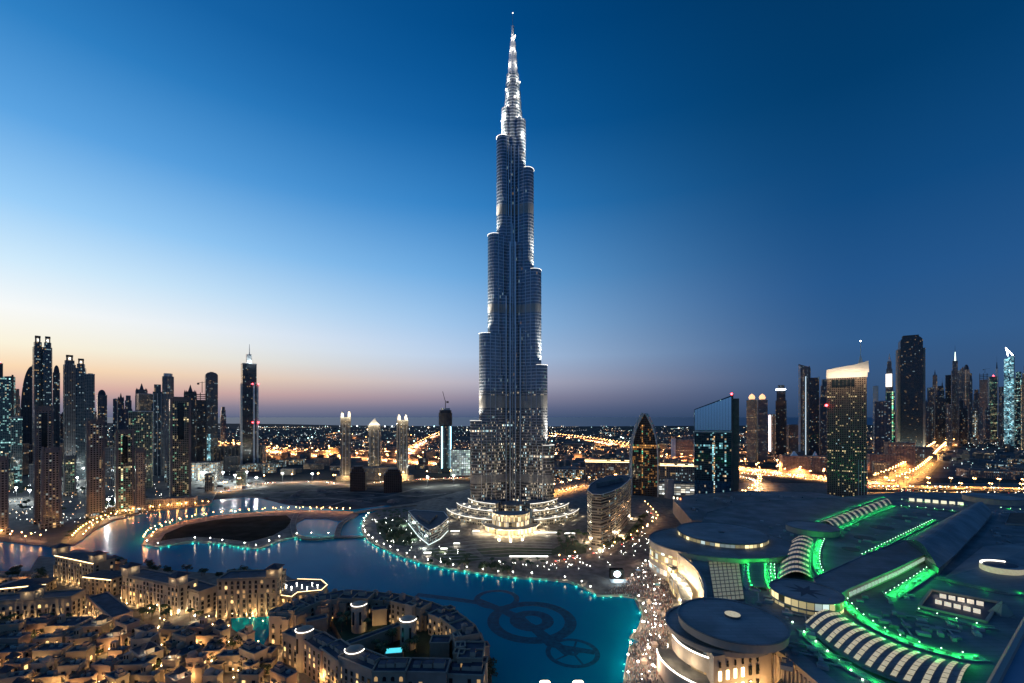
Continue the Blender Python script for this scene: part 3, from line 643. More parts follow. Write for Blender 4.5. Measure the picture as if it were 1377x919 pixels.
# -- left cluster, far row
T('slim dark tower with a magenta beacon cut by the left edge', -4, 4, 488, 640, f_dark, red=True)
T('broad office block with bright teal windows below the magenta beacon', -14, 21, 505, 650, f_teal, 'wedge', sp=.98)
T('teal glass office slab filled with white lit rooms behind the sail', 14, 30, 560, 655, f_teal)
T('tower topped with orange glow between teal offices and sail tower', 18, 28, 523, 640, f_pink, 'setback')
T('sail-shaped glass tower curving up to its right-hand edge', 28, 45, 492, 634, f_dark, 'sail')
T('taller dark slab of the pair of ring-crowned twins', 44, 57.5, 451, 640, f_blue, 'ringtop', deep=1.2, red=False)
T('second ring-crowned twin standing closest to the small domed tower', 58, 70.5, 452, 640, f_blue, 'ringtop', deep=1.2)
T('small dark tower with pointed dome beside the ring-crowned twins', 71, 81, 491, 634, f_blue, 'dome')
T('chunky tower with a stepped blocky crown and white roof lamps', 85, 102, 477, 642, f_grey, 'ringtop')
T('tower with an open square crown beside the blocky-crowned one', 102, 116, 482, 644, f_blue, 'ringtop')
T('plain bluish slab with a thin dark right edge and flat top', 114, 127.5, 502, 646, f_blue, 'box')
T('short domed tower alone against the pink horizon on the left', 130, 144, 524, 625, f_grey, 'dome')
T('thin far tower left of the pointed dark one', 152, 158, 536, 612, f_dim, 'box')
T('pointed dark far tower behind the grey stone residence', 158, 167, 528, 612, f_dim, 'gothic')
T('flat-topped far tower with a stepped roof next to the pointed one', 167, 178, 532, 614, f_dim, 'setback')
T('gothic tower with turrets and a central pinnacle', 182, 199, 515, 624, f_grey, 'gothic')
T('wide block with amber rooms under its roof below the gothic turrets', 184, 208, 529, 632, f_warm, 'box')
T('dark slab of lit apartments with grey-green frame in front of amber rooms', 173, 206, 552, 658, f_green, 'box', deep=.6)
T('notched tower side wing stepping up to the round-topped tower', 204, 220, 517, 640, f_blue, 'setback', fins=3)
T('round-topped tall tower with red rim behind green lit residence', 217, 235, 502, 640, f_grey, 'round', fins=0)
T('dark gothic tower with crane and pinnacle behind the green residence', 247, 265, 517, 636, f_dark, 'gothic')
T('unfinished dark block between gothic tower and rounded slab', 260, 278, 528, 632, f_dark, 'site')
T('tall slab with rounded shoulders and red corner edge', 275.5, 293, 501, 628, f_grey, 'rounded', red=False)
T('low block glowing cyan at the foot of the rounded slab', 259, 284, 583, 630, f_cyan, 'box', deep=.6)
# the white-finned tower
t, X, Yc, W, D, Z = T('dark tower with white side fins and lit mast alone on the sunset', 324, 345, 488, 629, f_dark, 'box')
O = (X, Yc, 0); px1 = Yc/F
for s_, hh in ((-1, .80), (1, .80)):
    MB().box(X+s_*W*.56, Yc-D*.3, 0, Z*hh, W*.16, D*.35).build('side_fin', m_palefin, t, O)
MB().box(X+W*.3, Yc-D*.5-2, 0, Z*.80, W*.12, 4).build('side_fin', m_white, t, O)
mbt = MB().box(X, Yc, Z, Z+12*px1, W*.36, D*.36); mbt.build('crown', m_palefin, t, O)
MB().bar((X+2, Yc, Z+12*px1), (X+2, Yc, Z+26*px1), 1.4, 6, r2=.5).build('mast', m_palefin, t, O)
for zf in (.8, .43): 
    for s_ in (.2, .62): MB().ball((X+W*s_, Yc-D*.55, Z*zf), 2.0).build('beacon', m_red, t, O)
put_light(light('crown_w', 30000, (.8, .95, 1), 1), (5, -D*.5-6, Z+6), t)
# -- left foreground residences (tan portal towers on the lake road)
def portal_tower(label, xl, xr, yt, yb, fm, niche=True, ang=0.0, name='residence_tower', win=.5):
    Y = H*F/(yb-HY); X = ((xl+xr)/2-CX)*Y/F; th = atan2(X, Y); W = (xr-xl)*Y/F*cos(th)/1.12; D = W*.7; Yc = Y+D/2; Z = H+(HY-yt)*Y/F; X *= Yc/Y
    t = thing(name, label, 'tower', (X, Yc, 0)); t.rotation_euler[2] = -th+.12; O = (X, Yc, 0)
    MB().box(X, Yc, 0, Z-6, W*.97, D*.9, 0, 0, 1).build('body', [fm, m_dkroof], t, O)
    mb = MB()
    for s_ in (-1, 1): mb = MB(); mb.box(X+s_*W*.44, Yc-D*.42, 0, Z, W*.12, D*.2, 0); mb.build('pier', m_tan2, t, O)
    MB().box(X, Yc-D*.42, Z-9, Z-1, W*.68, D*.14, 0).build('lintel', m_tan2, t, O)
    MB().box(X, Yc, Z-6, Z-2.5, W*.4, D*.5, 0).build('roof_plant', m_grey_p, t, O)
    if niche: MB().prism(rect(X, Yc-D*.47, W*.30, 1.0), Z*.60, Z-12, 0, 0).build('tall_window', m_gdark, t, O)
    mb = MB(); mb.box(X, Yc, 0, 9, W*1.15, D*1.15, 0, 0, 1); mb.build('podium', [f_lowrise, m_dkroof], t, O)
    for k in range(int(Z/10)):
        if random.random() < win: pass
    return t, X, Yc, W, D, Z
m_tan2 = mat('taupe_stone', (.13, .125, .125), .8, var=.2, scale=.05)
m_gdark = mat('dark_glass', (.015, .02, .02), .1, var=.3)
portal_tower('tall taupe tower with open portal crown nearest the left edge', 44, 73, 545, 705, f_beige)
portal_tower('shorter taupe block in front of the open portal crown tower', 53, 84, 601, 712, f_beige, niche=False)
portal_tower('dark tower cut by the left edge beside the lake road', -12, 12, 612, 722, f_beige, niche=False)
portal_tower('narrow taupe tower with a ridge down its middle, right of white glare', 114, 142, 563, 698, f_beige, niche=False)
portal_tower('taupe tower with an arched black niche near its top', 153, 181, 577, 692, f_green)
portal_tower('lower dark wing of small yellow rooms right of the niche tower', 181, 196, 602, 690, f_warm, niche=False)
portal_tower('broad curved-top residence lit green at the road bend', 226, 258, 533, 678, f_green)
portal_tower('mid-height dark block behind the taupe portal tower', 84, 103, 612, 668, f_green, niche=False)
# beige low building with columns near the finned tower
def lowblock(label, xl, xr, yt, yb, fm, deep=.4, name='office_block', cat='building', roofm=None, cols=0, edge=None, ang=0):
    Y = H*F/(yb-HY); W = (xr-xl)*Y/F; D = max(14, W*deep); Yc = Y+D/2; X = ((xl+xr)/2-CX)*Y/F; X *= Yc/Y; Z = max(5, H+(HY-yt)*Y/F)
    t = thing(name, label, cat, (X, Yc, 0)); O = (X, Yc, 0)
    MB().box(X, Yc, 0, Z, W, D, ang, 0, 1).build('walls', [fm, roofm or m_dkroof], t, O)
    mb = MB()
    for sx2, sy2, ww, dd in ((0, -1, W+1, .8), (0, 1, W+1, .8), (-1, 0, .8, D), (1, 0, .8, D)):
        mb.box(X+sx2*W/2, Yc+sy2*D/2, Z, Z+1.4, ww, dd)
    if not ang: mb.build('parapet', edge or m_beige, t, O)
    t.rotation_euler[2] = -atan2(X, Yc)*.55
    for i in range(3): MB().box(X-W*.3+W*.3*i, Yc+D*.1*(i-1), Z, Z+2.2+i*.5, W*.08, D*.2, ang).build('roof_plant', m_grey_p, t, O)
    for i in range(cols): MB().box(X-W/2+W*(i+.5)/cols, Yc-D/2-.8, 0, Z*.95, W*.02+.6, 1.2).build('pillar', m_beige, t, O)
    return t, X, Yc, W, D, Z
B_ = lowblock
B_('long beige block with columned front below the finned tower', 292, 352, 601, 628, f_beige, .35, cols=14)
B_('grey podium block with white rooms beside the cyan glow', 232, 292, 624, 648, f_lowrise, .4)
B_('teal-lit low block between niche tower and green residence', 190, 226, 602, 622, f_cyan, .4)
B_('dark office podium behind the white flood-lit yard', 90, 118, 620, 640, f_dim, .5)
B_('red-roofed low block at the left edge under teal offices', 0, 30, 598, 640, f_pink, .4)
B_('dark low arcade block beside the shore road bend', 196, 258, 672, 684, f_warm, .2)
B_('lit arcade facing the shore road west of the green residence', 150, 196, 682, 691, f_warm, .2)
# -- middle: three slim crowned towers
def crowned(label, xl, xr, yt, yb, pyr=False):
    t, X, Yc, W, D, Z = T(label, xl, xr, yt, yb, f_beige, 'box', deep=1, fins=3, name='residence_tower')
    O = (X, Yc, 0); k = Yc/F
    if pyr: MB().prism(rect(X, Yc, W*.9, D*.9), Z, Z+9*k, 0, 0, scale=.05).build('crown', m_white, t, O)
    else:
        for dx in (-1, 1):
            MB().box(X+dx*W*.33, Yc, Z, Z+5*k, W*.28, D*.4).ball((X+dx*W*.33, Yc-D*.2, Z+6*k), 1.6*k, mi=0).build('crown', m_white, t, O)
    for dx in (-1, 1): put_light(light('crown_light', 26000, (1, .8, .5), 1.5), (dx*W*.38, -D/2-9, Z+4), t)
    put_light(light('tower_foot', 22000, (1, .72, .35), 1.5), (0, -D/2-14, 10), t)
    MB().box(X, Yc, 0, 12, W*1.9, D*1.5, 0, 0, 1).build('podium', [f_warm, m_dkroof], t, O)
crowned('slim beige tower with two lit turrets, leftmost of three crowned towers', 458, 472, 561, 646)
crowned('middle crowned tower of three, with a lit pyramid roof', 495, 513, 572, 636, True)
crowned('slim beige tower with two lit turrets nearest the tall tower', 533, 549, 565, 646)
B_('lit beige podium hall between the three crowned towers', 474, 534, 630, 646, f_warm, .3)
def stump(label, xl, xr, yt, yb):
    t, X, Yc, W, D, Z = T(label, xl, xr, yt, yb, facade('unfinished', (.05, .04, .038), (.015, .013, .013), w=4, h=3.6, prob=0, gr=.9, mv=.3), 'setback', name='building_shell', cat='building')
    return t
stump('dark unfinished concrete shell left of the pair on the sand', 471, 493, 628, 661)
stump('dark unfinished concrete shell right of the pair on the sand', 516, 541, 632, 663)
t, X, Yc, W, D, Z = T('round unfinished tower with cyan light strips and a crane', 590, 608, 549, 637, f_dark, 'round', name='tower')
O = (X, Yc, 0)
for dx in (-.36, .36): MB().box(X+dx*W, Yc-D/2-1, Z*.08, Z*.72, 3, 2).build('light_strip', m_cool, t, O)
MB().prism(circ(X, Yc, W*.56, 16), Z*.74, Z*.93, 0, 0).build('scaffold', m_conc, t, O)
cr = thing('tower_crane', 'tower crane on top of the cyan-striped unfinished tower', 'crane', (X, Yc, Z))
MB().bar((0, 0, 0), (0, 0, 22), 1.2).build('mast', m_conc, cr); MB().bar((0, 0, 18), (-8, 0, 48), .9).build('jib', m_conc, cr); MB().box(6, 0, 15, 20, 6, 4).build('counterweight', m_conc, cr)
B_('brilliant green-white lit hall just left of the tall tower', 606, 640, 606, 640, facade('green_white', (.5, .55, .5), (.4, .5, .45), warm=(.75, 1, .8), cool=(.85, 1, .95), w=6, h=6, prob=.75, clump=.4, st=1.5), .5)
# -- right of the tall tower
t, X, Yc, W, D, Z = T('pointed-arch glass tower with pale shell edges right of the tall tower', 850, 888, 556, 668, facade('arch_glass', (.05, .04, .04), (.05, .03, .015), warm=(1, .45, .12), cool=(.2, .9, .5), w=3, h=4, prob=.14, clump=1.8, cs=.25, st=1.6), 'ogive', deep=.8, name='arch_tower')
t, X, Yc, W, D, Z = T('slanted-roof blue mirror glass tower with a red beacon', 931, 984, 532, 676, f_mirror, 'wedge', sp=.872, deep=.5, name='glass_tower')
O = (X, Yc, 0)
MB().ball((X+W/2, Yc-D/2, Z+2), 2.0).build('beacon', m_red, t, O)
MB().box(X+W*.04, Yc-D/2-.5, 2, Z*.62, 1.6, 1).build('lit_stair', facade('stair_lights', (.05, .05, .05), (.1, .1, .1), w=2, h=4, mu=0, mv=.4, prob=.8, st=2, clump=0), t, O)
MB().box(X, Yc-D/2-.4, Z*.655, Z*.67, W, .8).build('band', m_palefin, t, O)
mb = MB(); side(mb, [(-W*.49, Z*.675), (W*.49, Z*.675), (W*.49, Z*.985), (-W*.49, Z*.865)], X, Yc-D/2-.4, .6); mb.build('mirror_glazing', m_mir, t, O)
for i in range(14): MB().box(X-W*.49+W*.98*i/13, Yc-D/2-.9, Z*.675, Z*(.865+.12*i/13), .22, .3).build('mullion', m_gdark, t, O)
MB().box(X, Yc-D/2-.35, Z*.20, Z*.65, W*.98, .6).build('lower_glazing', facade('lower_glass', (.03, .05, .06), (.015, .04, .05), warm=(1, .7, .4), cool=(.35, .85, .95), w=3, h=4, mu=.05, mv=.2, prob=.10, clump=2, cs=.85, st=2.2), t, O)
MB().box(X+W/2+6, Yc+4, 0, Z*.97, 11, D*.8, .15).build('stone_flank', mat('brown_stone', (.14, .11, .085), .8, var=.2), t, O)
f_strip = facade('white_strip_deck', (.4, .38, .34), (.3, .3, .28), warm=(1, .9, .7), cool=(.95, 1, .95), w=9, h=4.5, mu=.04, mv=.35, prob=.95, clump=.1, cs=.5, st=1.3)
t, X, Yc, W, D, Z = B_('long white-lit parking deck in front of the slanted tower', 884, 955, 651, 667, f_strip, .3, name='parking_deck')
t = B_('tan end block closing the white-lit parking deck', 955, 966, 650, 668, f_pink, 1, name='office_block')
t, X, Yc, W, D, Z = T('blank oval grey drum between arch tower and parking deck', 893, 907, 645, 672, mat('drum_plaster', (.33, .28, .26), .7, var=.1), 'round', name='drum_building', cat='building')
B_('dark glass block with white roof edge right of the arch tower', 886, 932, 627, 655, f_dim, .4, edge=m_warmled)
B_('dark office block with pale lit roof line left of the arch tower', 787, 850, 622, 648, f_dim, .35, edge=m_warmled)
B_('grey gabled hall with orange yard beyond the curved office', 742, 790, 632, 645, f_lowrise, .5)
B_('tall pinkish slab apartment block against the sodium lights', 906, 932, 592, 617, f_pink, .4)
B_('thin pale tower block left edge of the pinkish slab', 903, 908, 590, 617, m_white, 1)
t, X, Yc, W, D, Z = T('first of two slim towers joined at a lit globe crown', 1004, 1018, 537, 622, f_warm, 'box', name='tower'); O = (X, Yc, 0)
MB().lathe(X, Yc, [(W*.3, Z), (W*.36, Z+7), (W*.25, Z+14), (.1, Z+20)], 10).build('globe_crown', emat('amber_globe', (1, .5, .2), 1.6), t, O)
t, X, Yc, W, D, Z = T('darker of the two slim towers carrying amber globes', 1018, 1032, 537, 622, f_grey, 'box', name='tower'); O = (X, Yc, 0)
MB().lathe(X, Yc, [(W*.3, Z), (W*.36, Z+7), (W*.25, Z+14), (.1, Z+20)], 10).build('globe_crown', emat('amber_globe', (1, .5, .2), 1.6), t, O)
t, X, Yc, W, D, Z = T('low grey tower with a dazzling vertical white strip', 1033, 1046, 557, 610, f_pink, 'box'); O = (X, Yc, 0)
MB().box(X-W*.32, Yc-D/2-1, Z*.05, Z*.97, W*.2, 2).build('light_strip', emat('strip_white', (1, .85, .85), 5), t, O)
T('dark square tower with jagged unfinished top beside white strip', 1043, 1058, 518, 612, f_dark, 'setback', lit=(.93, .945, m_lampw))
T('squat pinkish block between the jagged tower and pale slab', 1059, 1075, 571, 612, f_pink)
t, X, Yc, W, D, Z = T('pale slanted slab with glowing edge left of the sail-crowned hotel', 1074, 1090, 494, 618, f_grey, 'wedge', sp=1.04, deep=1.2); O = (X, Yc, 0)
MB().box(X-W*.4, Yc-D/2-1, 0, Z*1.02, W*.2, 2).build('pale_edge', m_white, t, O); MB().box(X+W*.18, Yc-D/2-1, Z*.05, Z*.9, W*.07, 2).build('light_strip', emat('dim_strip', (.7, .9, 1), .9), t, O)
T('black glass slab tucked behind the pale slanted slab', 1088, 1101, 508, 620, f_dark, 'wedge', sp=1.0)
T('stepped grey tower with forked dark top near the hotel', 1101, 1120, 510, 618, f_grey, 'setback')
for i, (xl, xr) in enumerate(((1052, 1084), (1086, 1106), (1107, 1122))):
    t, X, Yc, W, D, Z = B_(['sodium-lit apartment block, widest of the row before the highway', 'sodium-lit apartment block in the middle of the row', 'sodium-lit apartment block tucked against the sail-crowned hotel'][i], xl, xr, 614, 637, f_pink, .5, name='apartment_block')
    MB().prism(rect(X, Yc, W*.25, W*.25), Z, Z+14, 0, 0, scale=.1).build('roof_lantern', m_white, t, (X, Yc, 0))
# sail-crowned hotel
Y = H*F/(680-HY); XL, XR = (1121-CX)*Y/F, (1174-CX)*Y/F; W = XR-XL; X = (XL+XR)/2; D = 34; Yc = Y+D/2; k = Y/F; Z = H+(HY-508)*k; O = (X, Yc, 0)
hot = thing('hotel_tower', 'brown hotel tower with a glowing sail-shaped crown beside the viaduct', 'hotel', O); hot.rotation_euler[2] = -.62; W *= .80
MB().box(X, Yc, 0, Z, W, D, 0, 0, 1).build('body', [f_hotel, m_dkroof], hot, O)
m_crown = mat('crown_stone', (.72, .64, .54), .6, var=.06)
mb = MB(); side(mb, [(-W/2-1, Z), (W/2+1, Z), (W/2+1, Z+16*k), (-W/2-1, Z+9*k)], X, Yc, D+2); mb.build('crown_wall', m_crown, hot, O)
mb = MB(); side(mb, [(-W/2-1, Z+9*k+.01), (0, Z+9.5*k), (W/2+3, Z+6*k), (W/2+2, Z+21*k), (W*.2, Z+17*k), (-W/2-1, Z+12*k)], X, Yc-D*.5-3, 3); mb.build('crown_sail', m_crown, hot, O)
MB().prism(rect(X+W*.36, Yc-6, 9, 9), Z+16*k, Z+30*k, 0, 0, scale=.12).bar((X+W*.36, Yc-6, Z+28*k), (X+W*.36, Yc-6, Z+49*k), .45).build('spire', m_crown, hot, O)
MB().ball((X+W*.36, Yc-6, Z+49*k), 1.2).build('beacon', m_lampw, hot, O); MB().ball((X-W/2-1, Yc-D/2-1, Z-37*k), 2.2).build('beacon', m_red, hot, O)
for i in range(5): put_light(light('sail_flood', 8500, (1, .82, .6), 1), (-W*.44+W*.22*i, -D/2-15, Z+3*k), hot)
for i in range(4):
    MB().bar((X+W*.30+i*W*.07, Yc-D/2-.6, 2), (X+W*.30+i*W*.07, Yc-D/2-.6, Z*.36), .5).build('facade_fin', m_crown, hot, O)
    put_light(light('fin_flood', 9000, (1, .86, .66), .5), (W*.30+i*W*.07, -D/2-5, 4), hot)
MB().box(X, Yc, 0, 12, W*1.2, D*1.6, 0, 0, 1).build('podium', [f_lowrise, m_dkroof], hot, O)
for s_ in range(6): MB().box(X-W*.34+W*.1*s_, Yc-D/2-.5, Z-12*k, Z-2*k, 5, .8).build('penthouse_window', m_gdark, hot, O)
# row behind the hotel
T('pale slim pair of shafts just right of the sail crown', 1174, 1181, 519, 612, m_palefin, 'box')
T('dark bluish slab behind the hotel right side', 1174, 1199, 539, 618, f_dim, 'box')
T('tower with a green-lit stair of windows beside the great dark tower', 1192, 1203, 526, 616, facade('green_rooms', (.1, .12, .11), (.03, .05, .04), warm=(.9, 1, .5), cool=(.2, 1, .5), w=5, h=5, prob=.35, clump=1, cs=.5, st=2), 'box')
t, X, Yc, W, D, Z = T('slender tower with a bright white lantern top left of the great dark tower', 1191, 1201, 486, 608, f_grey, 'setback'); O = (X, Yc, 0)
MB().box(X, Yc-D/2-2, Z*.72, Z*.86, W*.9, 3).build('lantern', emat('lantern', (1, .9, .8), 2.4), t, O); MB().prism(rect(X, Yc, W*.5, W*.5), Z, Z+40, 0, 0, scale=.05).build('pinnacle', m_white, t, O)
t, X, Yc, W, D, Z = T('great dark tower with rounded crown and pale curved flanks', 1207, 1241, 452, 616, facade('great_dark', (.08, .085, .09), (.03, .035, .04), w=3, h=4, mu=.12, mv=.3, prob=.015, clump=1.5, st=2.4), 'rounded', deep=.8); O = (X, Yc, 0)
for s_ in (-1, 1): MB().prism(rect(X+s_*W*.56, Yc, W*.13, D*.8), 0, Z*.9, 0, 0, scale=.95).build('curved_flank', m_beige, t, O)
MB().box(X, Yc, Z*.93, Z*1.012, W*.7, D*.6).build('crown', m_conc, t, O)
for i in range(5): MB().ball((X-W*.3+W*.15*i, Yc-D*.42, Z*(.985+.008*(i % 2))), 2.0).build('crown_lamp', m_lampw, t, O)
for s_ in (-1, 1): put_light(light('flank_flood', 160000, (.9, 1, .8), 2), (s_*W*.58, -D/2-16, 22), t)
rw = [
 ('narrow dark tower touching the great tower on its right', 1247, 1257, 521, 596, f_dim, 'box', {}),
 ('pinkish pointed tower right of the great dark tower', 1254, 1260.5, 497, 594, f_pink, 'gothic', {}),
 ('dark broad slab between the pinkish point and green spire', 1258, 1271, 519, 597, f_dark, 'setback', {}),
 ('white-tipped far tower with a star of light on its roof', 1264, 1270, 508, 592, f_dim, 'spire', {}),
 ('plain dark slab standing left of the green-tipped spire', 1271, 1281, 504, 594, f_dark, 'box', {}),
 ('tower with a green-white lit spire rising highest on the skyline right', 1279, 1289.5, 464, 596, f_grey, 'spire', {}),
 ('pale tower with a knife-shaped white top next to the green spire', 1287, 1296, 494, 597, f_grey, 'wedge', {'sp': .93}),
 ('arch-headed pinkish tower beside the knife-shaped top', 1295, 1304, 490, 594, f_pink, 'dome', {}),
 ('dim tower with a white lamp on its shoulder right of the arch head', 1303, 1308, 502, 596, f_dim, 'setback', {}),
 ('pale brown tower under construction near the double red lamps', 1317, 1329, 502, 590, f_pink, 'site', {}),
 ('green-lit slab with red beacons along its roof', 1329, 1341, 506, 594, f_green, 'box', {'red': True}),
 ('thin shaft with a white illuminated mast right of red beacons', 1338, 1343, 478, 590, m_white, 'spire', {}),
 ('brightest cyan tower with a slanting lit fin on top', 1350, 1364, 478, 602, f_cyan, 'wedge', {'sp': .96}),
 ('teal office tower at the right edge beside the cyan one', 1363, 1376, 500, 604, f_teal, 'setback', {}),
 ('warm-lit tower cut by the right edge', 1373, 1392, 492, 606, f_warm, 'setback', {}),
 ('small dark tower behind the cyan tower', 1343, 1351, 520, 590, f_dim, 'box', {}),
 ('low dim tower between the arch head and the red-beacon slab', 1308, 1318, 524, 588, f_dim, 'setback', {}),
]
for lb, xl, xr, yt, yb, fm, stl, kw in rw:
    t, X, Yc, W, D, Z = T(lb, xl, xr, yt, yb, fm, stl, **kw)
    if 'cyan tower' in lb and 'slant' in lb: MB().bar((X-W*.1, Yc, Z*1.0), (X-W*.35, Yc, Z*1.09), 3, r2=1).bar((X-W*.35, Yc, Z*1.09), (X+W*.5, Yc, Z*.985), 2.4).build('lit_fin', m_lampw, t, (X, Yc, 0))
    if 'green-white' in lb: MB().bar((X, Yc-W*.3, Z*.84), (X, Yc-W*.2, Z*.93), W*.14, r2=W*.05).build('lit_spire', emat('greenwhite', (.8, 1, .85), 2.5), t, (X, Yc, 0))
for i, (lb, a, b, c_, d_, fm) in enumerate((('long lit low block at the foot of the green-tipped spire', 1275, 1305, 553, 588, f_lowrise), ('green-white banded low block right of the lit one', 1306, 1330, 553, 586, f_lowrise), ('amber-lit apartment cube beside the highway bend', 1195, 1224, 596, 630, f_pink), ('second amber cube nearer the viaduct', 1170, 1196, 612, 634, f_pink), ('low tan shed on the grey lot near the viaduct', 1300, 1350, 634, 644, f_pink), ('small kiosk building on the grey lot at far right', 1352, 1372, 630, 641, f_pink), ('dark plinth block right of the great dark tower', 1222, 1248, 602, 622, f_dim), ('warm villa cluster house between hotel and amber cube', 1176, 1192, 622, 641, f_warm))):
    B_(lb, a, b, c_, d_, fm, .5)
# low amber-lit blocks on the plain either side of the tall tower
rnd = random.Random(12)
for (x0, x1, y0, y1, n, lb, gl) in ((300, 458, 610, 640, 22, 'low lit block beside the highway left of the crowned towers', 'low blocks left of the crowned towers'), (552, 640, 612, 640, 12, 'low lit block between the crowned towers and the tall tower', 'low blocks near the tall tower'), (742, 1000, 600, 632, 34, 'low amber-lit block on the plain right of the tall tower', 'low blocks right of the tall tower'), (1130, 1377, 588, 632, 26, 'low dim block around the city highway', 'low blocks around the city highway')):
    for i in range(n):
        x = x0+(x1-x0)*(i+rnd.random())/n; yb = rnd.uniform(y0, y1); w_ = rnd.uniform(8, 22); k_y = H/(yb-HY); hh = rnd.uniform(9, 26)
        if 1228 < x+w_/2 < 1312 and True: continue
        lowblock(lb, x, x+w_, HY+(H-hh)/k_y, yb, rnd.choice([f_lowrise, f_pink, f_warm, f_beige, f_lowrise]), .6, name='low_block')[0]['group'] = gl
# mid-rise blocks packed between the left towers
rnd = random.Random(8)
for i in range(30):
    x = -5+330*(i+rnd.random()*.9)/30; yb = rnd.uniform(612, 662); k_y = H*F/(yb-HY)/F; hh = rnd.uniform(28, 95); 
    if 196 < x < 226 or x > 262: hh *= .55
    yt = HY+(H-hh)/k_y
    lowblock('mid-rise apartment block packed between the left-hand towers', x, x+rnd.uniform(9, 18), yt, yb, rnd.choice([f_green, f_teal, f_grey, f_beige, f_dim, f_warm, f_lowrise]), .8, name='apartment_block')[0]['group'] = 'mid-rise blocks between the left towers'
# more anonymous towers packed behind: the gaps of both clusters
rnd = random.Random(3)
for (x0, x1, y0, y1, n, gl) in ((-10, 300, 545, 575, 16, 'dim towers far behind the left cluster'), (1180, 1377, 525, 552, 14, 'dim towers far behind the right cluster')):
    for i in range(n):
        x = x0+(x1-x0)*(i+rnd.random()*.8)/n; w_ = rnd.uniform(6, 12)
        T('dim far tower in the haze behind the %s cluster of towers' % ('sunset' if x < 600 else 'highway'), x, x+w_, rnd.uniform(y0, y1), rnd.uniform(592, 604), rnd.choice([f_dim, f_dark, f_grey]), rnd.choice(['box', 'setback', 'dome', 'gothic']), group=gl)
# ------------------------------------------------------------------ tower gardens, prow building, curved office
f_band = facade('banded_office', (.26, .21, .165), (.025, .022, .02), warm=(1, .72, .38), w=2.4, h=3.6, mu=.03, mv=.38, prob=.13, clump=1.1, cs=.15, st=1.6, gr=.15)
def roofprism(nm, px, z, ms, mt, par, O, z0=0, parap=None):
    mb = MB(); P = GP(px, z); mb.prism(P, z0, z, 0, 1); o = mb.build(nm, [ms, mt], par, O)
    if parap:
        q = MB(); PP = ccw(P)
        for a, b in zip(PP, PP[1:]+PP[:1]): q.bar((*a, z+.5), (*b, z+.5), .55)
        q.build('parapet', parap, par, O)
    return o
def center(px, z=0):
    P = GP(px, z); return (sum(p[0] for p in P)/len(P), sum(p[1] for p in P)/len(P), 0)
cp = [(790, 660), (796, 665), (808, 666), (822, 662), (835, 655.5), (844, 648.5), (848.5, 642), (838, 639.5), (820, 640), (804, 645), (794, 652)]
O = center(cp, 64); co = thing('curved_office', 'curved office block with glowing horizontal floor bands beside the plaza road', 'building', O)
roofprism('floors', cp, 64, f_band, m_dkroof, co, O, parap=m_palefin)
roofprism('roof_plant', [(802, 650), (822, 646), (838, 642), (826, 639), (806, 643)], 70, m_grey_p, m_dkroof, co, O, 64)
P = GP([(790, 660), (796, 665), (808, 666), (822, 662), (835, 655.5), (844, 648.5), (848.5, 642)], 64)
mb = MB()
for z in range(7, 64, 6): mb.path([(x*.998, y-.7, z) for x, y in P], .5)
mb.build('sunshade', mat('bronze_fin', (.45, .38, .29), .45, .3, var=.1), co, O)
for i in (0, 2, 4, 6): put_light(light('office_flood', 15000, (1, .78, .5), 1), (P[i][0]-O[0]-3, P[i][1]-O[1]-13, 5), co)
pp = [(549, 688), (556, 686.5), (597, 689), (603, 697), (592, 707), (577, 714), (563, 704)]
O = center(pp, 20); pr = thing('prow_building', 'glass office building with a sharp prow pointing at the lake', 'building', O)
roofprism('floors', pp, 20, facade('prow_glass', (.3, .31, .3), (.03, .04, .05), cool=(.7, 1, .95), w=2.6, h=3.3, mu=.05, mv=.4, prob=.2, clump=1, cs=.6, st=1.5), m_dkroof, pr, O, parap=m_palefin)
roofprism('roof_plant', [(562, 693), (575, 690), (588, 692), (577, 702)], 23, m_grey_p, m_dkroof, pr, O, 20)
P = GP(pp, 20)
mb = MB(); mb.path([(P[i][0], P[i][1]-1.5, 3) for i in (0, 6, 5, 4, 3)], .4); mb.build('lit_skirt', emat('mint_led', (.8, 1, .95), 1.5), pr, O)
for i in (0, 6, 5, 4): put_light(light('prow_flood', 6000, (.85, 1, .95), 1), (P[i][0]-O[0]-4, P[i][1]-O[1]-9, 4), pr)
